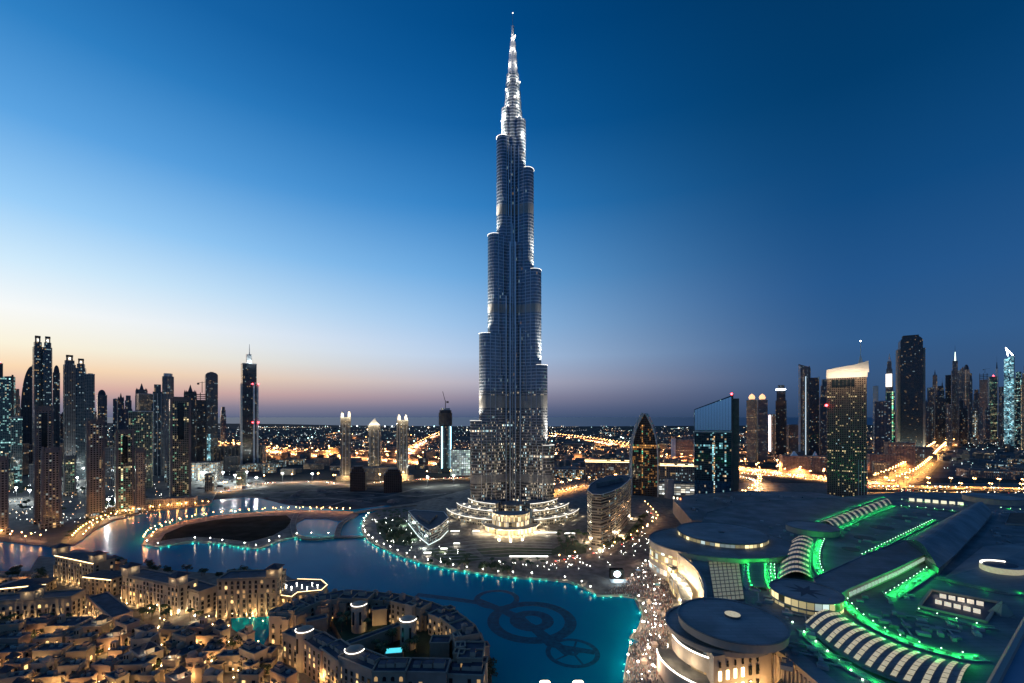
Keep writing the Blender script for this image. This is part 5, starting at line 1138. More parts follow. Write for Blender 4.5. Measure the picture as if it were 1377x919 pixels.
for i in range(4): put_light(light('front_flood', 7000, (1, .62, .26), .6), (fc[0][0]+ux*ll*(.3+.22*i)+4, fc[0][1]+uy*ll*(.3+.22*i)-7, 9), mall)
mp('low_wing', [(1040, 925), (1058, 908), (1090, 935), (1080, 985)], 14, 0)
# rotundas C, D, E
XC, YC, RC_ = disc('star_rotunda', 1083, 795, 41, 36, 9, ms=f_mallwin, n=40)
mb = MB()
for i in range(8):
    a = i*pi/4; mb.face([(XC+.22*RC_*cos(a-pi/8), YC+.22*RC_*sin(a-pi/8), 36.06), (XC+.62*RC_*cos(a), YC+.62*RC_*sin(a), 36.06), (XC+.22*RC_*cos(a+pi/8), YC+.22*RC_*sin(a+pi/8), 36.06), (XC, YC, 36.06)])
mb.build('roof_star', m_star, mall)
XD, YD, RD = disc('small_rotunda', 1092, 708, 30, 34, 6, n=32)
XE, YE, RE = disc('far_rotunda', 1334, 668, 28, 36, 9, n=32)
# concave wings of the inner court: glazed quadrangle
sk = GP([(952, 752), (993, 750), (1001, 806), (961, 809)], RZ+1)
mb = MB(); nx_, ny_ = 7, 12
def bil(u, v): return tuple((1-u)*(1-v)*sk[0][k]+u*(1-v)*sk[1][k]+u*v*sk[2][k]+(1-u)*v*sk[3][k] for k in (0, 1))
for i in range(nx_):
    for j in range(ny_):
        mb.face([(*bil(i/nx_+.012, (j+1)/ny_-.008), RZ+1.1), (*bil((i+1)/nx_-.012, (j+1)/ny_-.008), RZ+1.1), (*bil((i+1)/nx_-.012, j/ny_+.008), RZ+1.1), (*bil(i/nx_+.012, j/ny_+.008), RZ+1.1)])
mb.build('court_skylight', mat('court_panel', (.4, .38, .25), .3, emis=(.95, .85, .42), es=.13, var=.3, scale=.4), mall)
MB().prism(sk, RZ, RZ+.9, 0, 0).build('skylight_frame', m_skyf, mall)
# barrel vaults with lit ribs
def vault(nm, A, B, z, rise, n=8, wrib=.42, cov=1.14, m_strip=m_sky1):
    """A, B: matching end points (px) of the ribs; the vault arches from A to B"""
    PA, PB = GP(A, z), GP(B, z); m = len(PA)
    def pt(i, t, up=0):
        i0 = min(int(i), m-2); f = i-i0
        a = [PA[i0][k]*(1-f)+PA[i0+1][k]*f for k in (0, 1)]; b = [PB[i0][k]*(1-f)+PB[i0+1][k]*f for k in (0, 1)]
        tt = .5+(t-.5)*1.0; return (a[0]+(b[0]-a[0])*tt, a[1]+(b[1]-a[1])*tt, z+rise*sin(pi*max(0, min(1, (t-.5)/cov+.5)))+up)
    mb = MB(); e = (cov-1)/2; ts = [-e+(1+2*e)*j/12 for j in range(13)]
    for i in range((m-1)*2):
        for t0, t1 in zip(ts, ts[1:]): mb.face([pt(i/2, t0), pt(i/2, t1), pt((i+1)/2, t1), pt((i+1)/2, t0)], 0, None, True)
    mb.build('vault_roof', m_mroof, mall)
    for i in range(m):
        mb = MB(); w_ = wrib/2
        for j in range(n):
            t0, t1 = (j+.06)/n, (j+.94)/n
            i0, i1 = max(0, i-w_), min(m-1, i+w_)
            mb.face([pt(i0, t0, .35), pt(i0, t1, .35), pt(i1, t1, .35), pt(i1, t0, .35)]); mb.face([pt(i0, t0, .0), pt(i0, t1, .0), pt(i0, t1, .35), pt(i0, t0, .35)]); mb.face([pt(i1, t0, .0), pt(i1, t1, .0), pt(i1, t1, .35), pt(i1, t0, .35)])
        mb.build('skylight_strip', m_strip, mall)
vault('v', [(1082.5, 839), (1091, 846), (1101, 855), (1112, 864.6), (1124, 873), (1137, 881), (1150, 889), (1166.5, 898.5), (1183, 905), (1200.5, 912), (1218, 918), (1242.5, 925), (1264, 930), (1287, 934)],
      [(1122, 820), (1129, 827), (1139, 834), (1150, 841), (1162.5, 847.5), (1175, 854), (1188, 860.5), (1203, 868), (1218, 874), (1234, 878.7), (1250.5, 884), (1268, 889), (1284.5, 892), (1305, 896)], RZ+1.6, 3.4)
m_sky2 = mat('skylight_panel_dim', (.4, .34, .3), .35, emis=(1, .78, .52), es=.28, var=.3, scale=.3)
vault('v1', [(1048.5, 780), (1048.5, 773), (1049.5, 766), (1051, 759), (1053, 752), (1055, 746), (1058, 740), (1061, 734), (1065, 729)],
      [(1090, 778), (1088.5, 771), (1088, 764), (1088, 757), (1088.5, 750), (1089.5, 744), (1090.5, 738), (1092, 733), (1093.5, 728)], RZ+1, 6, wrib=.38, m_strip=m_sky2)
n12 = 13
vault('v2', [(1104+85*i/(n12-1), 703-30*i/(n12-1)) for i in range(n12)], [(1122+77*i/(n12-1), 711-32*i/(n12-1)) for i in range(n12)], RZ+1, 5, n=5, wrib=.4, m_strip=m_sky2)
# long raised roof and the great barrel
mp('spine_roof', [(1094, 778), (1162, 747), (1216, 727), (1262, 737), (1205, 765), (1140, 793), (1110, 812)], RZ+7, RZ)
PAx = GP([(1216, 729), (1238, 715), (1262, 703), (1284, 692), (1306, 682)], RZ+5); PBx = GP([(1262, 765), (1286, 745), (1302, 727), (1318, 711), (1334, 690)], RZ+5)
mb = MB(); NS = 14
def bp_(i, j): t = j/NS; a, b = PAx[i], PBx[i]; return (a[0]+(b[0]-a[0])*t, a[1]+(b[1]-a[1])*t, RZ+5+11*sin(pi*t))
for i in range(4):
    for j in range(NS): mb.face([bp_(i, j), bp_(i, j+1), bp_(i+1, j+1), bp_(i+1, j)], 0, None, True)
for i, rv in ((0, 1), (4, 0)):
    f_ = [bp_(i, j) for j in range(NS+1)]; mb.face(f_ if rv else f_[::-1], 1)
mb.build('great_barrel_roof', [m_mroof2, mat('barrel_glass', (.06, .12, .10), .2, var=.2)], mall)
MB().prism(ccw([PAx[0], PBx[0], PBx[4], PAx[4]]), RZ, RZ+5, 0, 1).build('barrel_wall', [m_mroof, m_mroof], mall)
mb = MB()
for x, y, a in along([(p[0]+.5, p[1]-1.0) for p in GP([(1142, 792.5), (1205, 765), (1256, 739)], RZ+7)], 6): mb.box(x, y, RZ+2.5, RZ+5.5, 4.4, .5, a)
mb.build('clerestory_light', mat('clerestory', (.4, .42, .38), .3, emis=(.85, 1, .85), es=.35, var=.6, scale=1.5), mall)
# green lit gutters: pale trench floor, low walls, bulbs and real green lamps
m_trench = mat('trench_floor', (.42, .42, .40), .7, var=.3, scale=.5)
def gutter(px, w_, st, p_=520, z=RZ, bulbs=True, cart=True):
    P = curve_pts(px, 6, z); mb = MB(); mb.ribbon(P, w_, z+.06); o = mb.build('gutter_floor', m_trench, mall)
    for s_ in (-1, 1):
        Q = inset(P, s_*w_/2); q = MB()
        for a, b in zip(Q, Q[1:]): q.bar((*a, z+.5), (*b, z+.5), .55)
        q.build('gutter_wall', m_mroof2, o)
    if cart:
        rg = random.Random(int(px[0][0])); mb = MB()
        for x, y, a in along(P, 7, 2): mb.box(x+rg.uniform(-.3, .3)*w_, y+rg.uniform(-.2, .2)*w_, z+.1, z+.1+rg.uniform(.8, 1.8), rg.uniform(1, 3), rg.uniform(1, 2), a)
        mb.build('air_unit', m_curb, o)
    for i, (x, y, a) in enumerate(along(P, st, st*.4)):
        put_light((light('green_spot_%d' % p_, p_*2.0, (.02, 1, .12), .35, 'SPOT', cone=2.9) if px[0][1] < 700 else light('green_%d' % p_, p_*1.9, (.02, 1, .14), .35)), (x, y, z+2.4), mall)
    if bulbs:
        Q = inset(P, w_*.46); mb = MB()
        for x, y, a in along(Q, 9, 1): mb.ball((x, y, z+1.6), .28, 6, 0, 4)
        mb.build('green_bulb', m_gl2, o)
gutter([(1162, 748), (1190, 734), (1222, 718), (1258, 700)], 4, 14, 420)
gutter([(1199, 803), (1215, 793), (1235, 780), (1254, 767)], 8, 9, 900)
gutter([(1132, 806), (1150, 826), (1180, 846), (1214, 862), (1250, 874), (1290, 884), (1325, 886)], 7, 8, 900)
gutter([(1078, 848), (1098, 868), (1126, 890), (1165, 912), (1200, 930)], 6, 12, 320, bulbs=False, cart=False)
gutter([(1036, 742), (1030, 760), (1030, 778), (1034, 792)], 8, 8, 700)
gutter([(1045, 728), (1040, 745), (1038, 765), (1040, 785)], 4, 10, 500)
gutter([(1008, 745), (1006, 765), (1008, 785), (1014, 795)], 9, 9, 600, cart=True)
gutter([(1104, 726), (1098, 742), (1098, 760), (1106, 776)], 6, 8, 700)
gutter([(1098, 702), (1130, 690), (1165, 677), (1190, 669)], 4, 18, 420, bulbs=False, cart=False)
gutter([(1124, 714), (1150, 702), (1180, 689), (1204, 680)], 5, 16, 700, bulbs=False, cart=False)
gutter([(1212, 682), (1240, 684), (1268, 687), (1292, 689)], 6, 16, 420)
gutter([(1212, 673), (1250, 676), (1300, 681)], 3, 20, 700)
gutter([(1345, 684), (1377, 687), (1410, 690)], 3, 20, 700)
mb = MB()
for x, y, a in along(GP([(1226, 672), (1300, 678)], RZ+3), 9): mb.box(x, y, RZ+.5, RZ+5, 6, 1, a)
mb.build('lit_glazing', mat('far_glaze', (.4, .4, .3), .3, emis=(1, .95, .65), es=1.0, var=.5, scale=.7), mall)
# dark arc roof between the green gutters
mb = MB(); A_ = curve_pts([(1024, 744), (1018, 760), (1017, 776), (1021, 790)], 6, RZ+2); mb.ribbon(A_, 12, RZ+2.2); mb.build('arc_roof', m_mroof, mall)
mb = MB(); 
for s_ in (-.5, .5): 
    Q = inset(A_, s_*12); 
    for a, b in zip(Q, Q[1:]): mb.bar((*a, RZ+1.1), (*b, RZ+1.1), 1.1)
mb.build('arc_wall', m_msand, mall)
# four dark oval roof lights, service boxes
for px, py, hw in ((1211, 697, 10), (1186, 710, 13), (1163, 724, 12), (1144, 739, 10)):
    X, Y = G(px, py, RZ); MB().prism(circ(X, Y, hw*Y/F, 24), RZ, RZ+.5, 0, 0).build('oval_rooflight', m_star, mall)
rg = random.Random(5); 
m_unit = mat('air_unit_metal', (.36, .37, .37), .5, .2, var=.2)
for i in range(150):
    px, py = rg.choice([(rg.uniform(1130, 1230), rg.uniform(800, 845)), (rg.uniform(1330, 1377), rg.uniform(690, 735)), (rg.uniform(960, 1090), rg.uniform(664, 684)), (rg.uniform(1050, 1110), rg.uniform(845, 900)), (rg.uniform(1020, 1060), rg.uniform(800, 835)), (rg.uniform(1200, 1320), rg.uniform(835, 865)), (rg.uniform(1120, 1250), rg.uniform(690, 740)), (rg.uniform(930, 1120), rg.uniform(666, 690)), (rg.uniform(1010, 1075), rg.uniform(700, 728))])
    z = RZ if py > 686 else 26; X, Y = G(px, py, z); s_ = rg.uniform(1.2, 4); MB().box(X, Y, z-1, z+rg.uniform(.8, 2.4), s_*1.6, s_, -.5+rg.choice([0, 1.57])).build('air_handler', rg.choice([m_unit, m_mroof2, m_unit]), mall)
    if i % 4 == 0: an_ = -.5+rg.choice([0, 1.57]); dl = rg.uniform(8, 22); MB().bar((X, Y, z+.7), (X+cos(an_)*dl, Y+sin(an_)*dl, z+.7), .5).build('air_duct', m_unit, mall)
mb = MB()
for i in range(7): 
    X, Y = G(1072+i*16, 838+i*13, RZ); mb.ball((X-3, Y, RZ+.7), .45, 6, 0, 4)
mb.build('mint_roof_lamp', m_gl2, mall)
# atrium opening with lit shop fronts
at = GP([(1252, 795), (1344, 812), (1326, 838), (1236, 817)], RZ+.2)
mb = MB(); mb.face([(*p, RZ+.08) for p in ccw(at)]); mb.build('atrium_floor', m_star, mall)
at2 = GP([(1262, 799), (1338, 813), (1322, 833), (1244, 815)], RZ+.3)
q = MB(); PP = ccw(at); 
for a, b in zip(PP, PP[1:]+PP[:1]): q.bar((*a, RZ+1.0), (*b, RZ+1.0), 1.0)
q.build('atrium_wall', m_msand, mall)
for j, (ya, yb) in enumerate((((1268, 803), (1330, 815)), ((1262, 811), (1318, 824)))):
    mb = MB()
    for x, y, a in along(GP([ya, yb], RZ+1), 4.6): mb.box(x, y, RZ+.1, RZ+3.0, 3.4, .5, a)
    mb.build('shop_front', mat('shop_front', (.5, .45, .4), .3, emis=(1, .86, .66), es=.7, var=.7, scale=.9), mall)
for x, y, a in along(GP([(1262, 803), (1325, 820)], RZ), 14): put_light(light('atrium_glow', 420, (1, .8, .55), .4), (x, y, RZ+3), mall)
gutter([(1232, 822), (1270, 832), (1310, 842), (1340, 846)], 4, 12, 320, cart=False)
gutter([(1258, 778), (1300, 788), (1345, 798), (1377, 800)], 4, 20, 160, bulbs=False, cart=False)
# faceted pyramid roof with the eye-shaped skylight
py_ = GP([(1268, 778), (1322, 735), (1400, 728), (1470, 760), (1420, 806), (1360, 798)], RZ+1); ap = (*G(1352, 752, RZ+9), RZ+9)
mb = MB(); PP = ccw(py_)
for a, b in zip(PP, PP[1:]+PP[:1]): mb.face([(*a, RZ+1), (*b, RZ+1), ap]); mb.face([(*a, RZ), (*b, RZ), (*b, RZ+1), (*a, RZ+1)])
mb.build('faceted_roof', m_mroof2, mall)
ex_, ey_ = G(1348, 761, RZ+9); k = ey_/F; mb = MB(); el = [(ex_+24*k*cos(a), ey_+ (9 if sin(a) > 0 else 9)*2.1*k*sin(a)) for a in [2*pi*i/28 for i in range(28)]]
MB().prism(el, RZ+3, RZ+9.5, 0, 1).build('eye_rim', [mat('eye_rim', (.5, .45, .33), .5, emis=(1, .85, .5), es=.35, var=.3, scale=.4), m_mroof2], mall)
el2 = [(ex_+(x-ex_)*.78, ey_+(y-ey_)*.72+1.5) for x, y in el]; MB().prism(el2, RZ+9.5, RZ+9.7, 0, 0).build('eye_glass', m_star, mall)
mb = MB(); q = el[3:13]; mb.path([(x, y, RZ+9.9) for x, y in [(ex_+(x-ex_)*.9, ey_+(y-ey_)*.86+.8) for x, y in q]], .8); mb.build('eye_light', m_led, mall)
mp('brown_court', [(1358, 690), (1400, 690), (1400, 706), (1352, 704)], RZ+2, RZ, ms=m_msand, mt=mat('court_brown', (.16, .1, .07), .8))
X, Y = G(1320, 684, RZ+14); mb = MB(); mb.bar((X-2, Y, RZ+4), (X+10, Y+16, RZ+13), .9); mb.build('blue_sign', emat('blue_strip', (.15, .3, 1), 3), mall)
# pointed tent roof near the atrium
X, Y = G(1348, 826, RZ); MB().prism(circ(X, Y, 7, 5), RZ, RZ+9, 0, 0, scale=.03).build('tent_roof', m_mroof, mall)
# the near parapet of the viewpoint
def ray(px, py, d): return ((px-CX)/F*d, d, H-(py-HY)/F*d)
A0, A1 = ray(1412, 778, 9.0), ray(1302, 985, 4.2); B0, B1 = ray(1480, 800, 9.0), ray(1372, 985, 4.2)
t = thing('balcony_parapet', 'blue-grey metal parapet of the viewing balcony crossing the bottom right corner', 'parapet')
mb = MB(); 
def q4(a, b, c, d): mb.face([a, b, c, d])
lo = lambda p, h: (p[0], p[1], p[2]-h)
q4(A0, A1, B1, B0); q4(A1, A0, lo(A0, 1), lo(A1, 1)); q4(B0, B1, lo(B1, 1), lo(B0, 1)); q4(A0, B0, lo(B0, 1), lo(A0, 1)); q4(B1, A1, lo(A1, 1), lo(B1, 1)); q4(lo(A0, 1), lo(B0, 1), lo(B1, 1), lo(A1, 1))
mb.build('coping', mat('parapet_metal', (.20, .24, .33), .45, .3, var=.1, scale=2), t)
MB().bar((A0[0], A0[1], A0[2]+.01), (A1[0], A1[1], A1[2]+.01), .05, 6).build('edge_rail', mat('edge_bronze', (.45, .34, .28), .4, .4, var=.1), t)
C0, C1 = ray(1540, 840, 9), ray(1480, 985, 4.2)
mb = MB(); q4(lo(B0, .35), lo(B1, .35), lo(C1, .45), lo(C0, .45)); q4(lo(C0, .45), lo(C1, .45), lo(C1, 2), lo(C0, 2)); mb.build('inner_face', m_dark, t)
# ------------------------------------------------------------------ old town
m_sand = [mat('plaster_cream', (.36, .29, .22), .85, var=.15, scale=.15), mat('plaster_sand', (.31, .24, .17), .85, var=.15, scale=.15), mat('plaster_rose', (.33, .23, .18), .85, var=.15, scale=.15)]
m_flat = mat('flat_roof', (.045, .055, .08), .85, var=.4, scale=.2)
m_tile = mat('roof_tiles', (.05, .052, .065), .8, var=.3, scale=.5)
m_wframe = mat('window_frame', (.30, .25, .19), .8, var=.1)
m_wdark = mat('window_dark', (.02, .02, .022), .15, var=.1); m_wlit = mat('window_lit', (.4, .3, .15), .4, emis=(1, .66, .25), es=1.7, var=0); m_wlit2 = mat('window_dim', (.3, .2, .1), .4, emis=(1, .6, .25), es=.45, var=0)
def win_mesh(w, h, arch, glass):
    mb = MB()
    def outl(W_, H_, z0): 
        p = [(-W_/2, z0), (W_/2, z0)]
        if arch: p += [(W_/2*cos(pi*i/6), H_-W_/2+W_/2*sin(pi*i/6)) for i in range(7)]
        else: p += [(W_/2, H_), (-W_/2, H_)]
        return p
    o = outl(w+.5, h+.28, -.15); i_ = outl(w, h, .05)
    mb.face([(x, -.10, z) for x, z in o], 0); n = len(o)
    for k in range(n): a, b = o[k], o[(k+1) % n]; mb.face([(a[0], 0, a[1]), (b[0], 0, b[1]), (b[0], -.10, b[1]), (a[0], -.10, a[1])], 0)
    mb.face([(x, -.16, z) for x, z in i_], 1)
    mb.box(0, -.3, -.3, -.12, w+.8, .5, 0, 0)
    o = mb.build('window', [m_wframe, glass], link=False); return o.data
WM = {}
for ar in (0, 1):
    for g_ in (0, 1, 2): WM[ar, g_] = win_mesh(1.9, 2.6, ar, (m_wdark, m_wlit, m_wlit2)[g_])
rw_ = random.Random(21)
def windows(t, poly, z0, z1, lit=.15, cap=90, O=(0, 0, 0), fl=3.7, sp_=4.4, arch=None, counter=None, bulk=None):
    poly = ccw(poly); c = counter if counter is not None else [0]
    for a, b in zip(poly, poly[1:]+poly[:1]):
        dx, dy = b[0]-a[0], b[1]-a[1]; l = hypot(dx, dy)
        if l < 4: continue
        nx, ny = dy/l, -dx/l; mx, my = (a[0]+b[0])/2, (a[1]+b[1])/2
        if nx*(-mx)+ny*(-my) < .12*hypot(mx, my): continue
        n = int(l/sp_); nf = int((z1-z0-.8)/fl)
        for f_ in range(nf-1, -1, -1):
            for i in range(n):
                if c[0] >= cap and bulk is None: return
                if rw_.random() < .08: continue
                s_ = (i+.5)/n; x, y = a[0]+dx*s_+nx*.02, a[1]+dy*s_+ny*.02
                ar = arch if arch is not None else (f_ % 2)
                r_ = rw_.random(); g_ = 1 if r_ < lit*.3 else (2 if r_ < lit*1.1 else 0)
                if c[0] >= cap:
                    ux_, uy_ = dx/l, dy/l; zz = z0+.7+f_*fl
                    def q_(u, w, e): return (x+ux_*u+nx*e, y+uy_*u+ny*e, zz+w)
                    bulk.face([q_(-1.2, -.15, .1), q_(1.2, -.15, .1), q_(1.2, 2.85, .1), q_(-1.2, 2.85, .1)], 0)
                    bulk.face([q_(-.95, .05, .16), q_(.95, .05, .16), q_(.95, 1.7, .16), q_(.6, 2.35, .16), q_(0, 2.6, .16), q_(-.6, 2.35, .16), q_(-.95, 1.7, .16)], 1+g_)
                    c[0] += 1; continue
                w_ = bpy.data.objects.new('window', WM[ar, g_]); col.objects.link(w_); w_.parent = t
                w_.location = (x-O[0], y-O[1], z0+.7+f_*fl); w_.rotation_euler = (0, 0, atan2(dy, dx)); c[0] += 1
def uplights(t, poly, z, step, P_, O, c=(1, .66, .30), h=1.2, off=1.7):
    P_ = int(P_*.3)
    poly = ccw(poly)
    for a, b in zip(poly, poly[1:]+poly[:1]):
        dx, dy = b[0]-a[0], b[1]-a[1]; l = hypot(dx, dy)
        if l < 5: continue
        nx, ny = dy/l, -dx/l
        if nx*(-a[0])+ny*(-a[1]) < .1*hypot(*a): continue
        n = max(1, int(l/step))
        for i in range(n):
            s_ = (i+.5)/n; put_light(light('up_%d' % P_, P_, c, .3), (a[0]+dx*s_+nx*off-O[0], a[1]+dy*s_+ny*off-O[1], z+h), t)
def block(t, nm, poly, z, O, m, z0=1.3, roof=None, parap=True, w=True, lit=.15, cap=40, counter=None, arch=None, bulk=None):
    mb = MB(); mb.prism(poly, z0, z, 0, 1); o = mb.build(nm, [m, roof or m_flat], t, O)
    if parap:
        q = MB(); PP = ccw(poly)
        for a, b in zip(PP, PP[1:]+PP[:1]): q.bar((*a, z+.45), (*b, z+.45), .55)
        q.build('parapet', m, o, O)
    if w: windows(t, poly, z0, z, lit, cap, O, counter=counter, arch=arch, bulk=bulk)
    return o
def hiproof(t, cx, cyy, w, d, a, z, O, m=None, over=1.2, h=3.2, par=None):
    mb = MB(); r = rect(cx, cyy, w+over*2, d+over*2, a); mb.prism(r, z, z+.4, 0, 0, bottom=True); mb.prism(r, z+.4, z+h, 0, 0, scale=.12); return mb.build('hip_roof', m or m_tile, t, O)
def turret(t, cx, cyy, w, a, z, O, m, lit=True, h=7):
    MB().box(cx, cyy, z, z+h, w, w, a).build('turret', m, t, O); hiproof(t, cx, cyy, w, w, a, z+h, O)
    if lit:
        for da in (-pi/2, pi, 0):
            q = a+da; put_light(light('eaves', 260, (1, .8, .5), .25), (cx+cos(q)*(w/2+1.6)-O[0], cyy+sin(q)*(w/2+1.6)-O[1], z+h-2.2), t)
# helper: rectangle whose front edge runs between two roof-level pixels, with a depth in metres
def front(p0, p1, z, depth):
    a, b = G(*p0, z), G(*p1, z); dx, dy = b[0]-a[0], b[1]-a[1]; l = hypot(dx, dy); nx, ny = -dy/l, dx/l
    return [a, b, (b[0]+nx*depth, b[1]+ny*depth), (a[0]+nx*depth, a[1]+ny*depth)], atan2(dy, dx), l
def mid(p): return (sum(q[0] for q in p)/len(p), sum(q[1] for q in p)/len(p))
big = [
 ('riverside hotel block with a glowing eaves line beside the canal', (74, 746), (126, 757), 26, 16, m_sand[1], (.02, .98), True, 'hip', 1500),
 ('floodlit cream hall with twin corner turrets in the middle distance', (165, 773), (240, 789), 25, 15, m_sand[0], (.06, .92), True, 'flat', 1500),
 ('cream wing with three lit pilasters right of the floodlit hall', (240, 789), (268, 797), 20, 14, m_sand[0], (), True, 'flat', 1100),
 ('tall hotel with deep dark windows facing the small pond', (292, 780), (372, 777), 32, 18, m_sand[1], (.93,), True, 'flat', 1500),
 ('arcaded long building cut by the left edge with a glowing gateway', (-30, 811), (96, 803), 20, 14, m_sand[1], (.53,), True, 'flat', 1100),
 ('low grey-roofed canal hall at the left edge behind the arcaded building', (-10, 792), (62, 785), 10, 14, m_sand[1], (), False, 'hip', 900),
 ('small pavilion with a broad lit hip roof behind the market street', (112, 775), (150, 779), 17, 14, m_sand[1], (), False, 'hip', 900),
]
for lb, p0, p1, z, dp, m, turs, up, rf, pw_ in big:
    poly, a, l = front(p0, p1, z, dp); c = mid(poly); O = (c[0], c[1], 0); t = thing('old_town_hotel', lb, 'building', O)
    block(t, 'walls', poly, z, O, m, parap=rf == 'flat', cap=95, lit=.18, arch=None)
    if rf == 'hip': hiproof(t, c[0], c[1], l, dp, a, z, O, h=4)
    for s_ in turs:
        x = poly[0][0]+(poly[1][0]-poly[0][0])*s_; y = poly[0][1]+(poly[1][1]-poly[0][1])*s_; x -= sin(a)*3.5; y += cos(a)*3.5
        turret(t, x, y, 9, a, z, O, m)
    if up: uplights(t, poly, 1.3, 9, pw_, O)
    q = MB(); PP = poly
    n = max(3, int(l/7))
    for i in range(n+1):
        s_ = i/n; x = PP[0][0]+(PP[1][0]-PP[0][0])*s_+sin(a)*.5; y = PP[0][1]+(PP[1][1]-PP[0][1])*s_-cos(a)*.5
        MB().box(x, y, 1.3, z*.62, 1.0, 1.0, a).build('pilaster', m, t, O)
        if up and i < n: o_ = put_light(light('pilaster_spot', 11000, (1, .74, .40), .25, 'SPOT', cone=.75), (x+sin(a)*1.6-O[0], y-cos(a)*1.6-O[1], 1.9), t, (pi-.24, 0, a))
    q.bar((PP[0][0]+sin(a)*.5, PP[0][1]-cos(a)*.5, z-.7), (PP[1][0]+sin(a)*.5, PP[1][1]-cos(a)*.5, z-.7), .38); q.build('cornice', m_warmled if rf == 'hip' else m, t, O)
# terrace building with zigzag lit edge at the lake
tp = [(364, 800), (392, 804), (400, 798), (432, 795), (440, 788), (432, 781), (400, 780), (372, 786)]
O = center(tp, 14); t = thing('terrace_restaurant', 'lakeside terrace building outlined by a zigzag of yellow light', 'building', O)
P = GP(tp, 14); block(t, 'walls', P, 14, O, m_sand[1], cap=30, lit=.4)
mb = MB(); mb.path([(x, y, 14.9) for x, y in P[:7]], .25); mb.build('light_string', m_warmled, t, O); uplights(t, P, 1.3, 10, 900, O)
for i in range(8): X, Y = G(378+i*7, 789+(i % 3)*2.5, 14); put_light(light('terrace_bulb', 260, (1, .7, .35), .25), (X-O[0], Y-O[1], 17), t); MB().bar((X, Y, 14), (X, Y, 16.4), .1).ball((X, Y, 16.8), .4, 6, 0, 4).build('terrace_lamp', m_bw, t, O)
# market street hall with bright lit gable
poly, a, l = front((118, 804), (150, 832), 14, 12); c = mid(poly); O = (*c, 0); t = thing('market_hall', 'narrow market hall with a blazing lit passage along its side', 'building', O)
block(t, 'walls', poly, 14, O, m_sand[2], lit=.5, cap=30); uplights(t, poly, 1.3, 6, 2600, O, (1, .66, .3))
# palace residence: a ring of joined wings around a courtyard
O = (*G(520, 860, 26), 0); pal = thing('lakeside_residence', 'large ring-shaped residence with round lit turrets around a palm courtyard', 'building', O)
ringp = [(374, 830, 20), (392, 818, 22), (425, 806, 20), (462, 800, 22), (498, 802, 21), (535, 805, 23), (572, 815, 21), (604, 828, 23), (626, 845, 22), (636, 865, 24), (632, 886, 22)]
cnt = [60]; pbk = MB(); rr_ = random.Random(9)
for i, ((x0, y0, z0_), (x1, y1, _)) in enumerate(zip(ringp, ringp[1:])):
    for k in range(2):
        xa, ya, xb, yb = x0+(x1-x0)*k/2, y0+(y1-y0)*k/2, x0+(x1-x0)*(k+1)/2, y0+(y1-y0)*(k+1)/2
        z = z0_+rr_.uniform(-2, 3); a_, b_ = G(xa, ya, z), G(xb, yb, z); an_ = atan2(b_[1]-a_[1], b_[0]-a_[0]); l = hypot(b_[0]-a_[0], b_[1]-a_[1]); cx_, cy__ = (a_[0]+b_[0])/2, (a_[1]+b_[1])/2
        po_ = rect(cx_, cy__, l+1.2, 13+rr_.uniform(-2, 3), an_); block(pal, 'wing', po_, z, O, m_sand[i % 2], counter=cnt, cap=96, lit=.25, bulk=pbk)
        for q_ in range(2):
            e_ = rr_.uniform(-.4, .4)*l; f_ = rr_.choice([-1, 1])*rr_.uniform(5, 7.5); hh_ = z+rr_.uniform(-5, 2.5); px_, py__ = cx_+cos(an_)*e_-sin(an_)*f_, cy__+sin(an_)*e_+cos(an_)*f_
            block(pal, 'bay', rect(px_, py__, rr_.uniform(4, 7), rr_.uniform(4, 6), an_+rr_.uniform(-.15, .15)), hh_, O, m_sand[(i+q_) % 3], w=False)
        if rr_.random() < .5: MB().prism(rect(cx_-2, cy__+1, 3.2, 3.2, an_), z, z+4, 0, 0).prism(rect(cx_-2, cy__+1, 4, 4, an_), z+4, z+5.2, 0, 0, scale=.1).build('stair_turret', m_sand[2], pal, O)
        if rr_.random() < .8: bx_ = rect(cx_+rr_.uniform(-3, 3), cy__+rr_.uniform(-2, 2), rr_.uniform(3, 6), rr_.uniform(3, 5), an_); MB().prism(bx_, z, z+rr_.uniform(2, 3.5), 0, 1).build('roof_room', [m_sand[0], m_flat], pal, O)
frontw = [((455, 884), (500, 903), 24), ((380, 852), (408, 864), 20), ((408, 862), (432, 878), 21), ((430, 872), (456, 892), 22), ((500, 905), (545, 905), 25), ((545, 905), (600, 906), 24), ((600, 908), (650, 910), 21)]
for i, (p0, p1, z) in enumerate(frontw):
    poly, a, l = front(p0, p1, z, 13); cn_ = [60-9*(i < 7)]; block(pal, 'wing', poly, z, O, m_sand[i % 3], cap=60, counter=cn_, lit=.25, bulk=pbk)
    c = mid(poly)
    for k in range(3): MB().prism(rect(c[0]+cos(a)*l*(k-1)*.28, c[1]+sin(a)*l*(k-1)*.28, 4+k, 4, a), z, z+1.8+.5*k, 0, 1).build('roof_room', [m_sand[0], m_flat], pal, O)
for px, py, z in ((410, 846, 26), (483, 812, 27), (549, 832, 27), (477, 873, 27)):
    X, Y = G(px, py, z); r_ = 5.2; MB().lathe(X, Y, [(r_, 1.3), (r_, z), (r_*.5, z+1.2), (.01, z+1.4)], 20).build('round_turret', m_sand[0], pal, O)
    mb = MB(); mb.path([(X+(r_+.35)*cos(a), Y+(r_+.35)*sin(a), z+.2) for a in [radians(180+i*15) for i in range(13)]], .24); mb.build('lit_ring', m_led, pal, O)
    for k in (-1, 1): MB().box(X+k*2.4, Y-r_*.9, z-13, z-4, 1.2, .8).build('slit_window', m_wdark, pal, O)
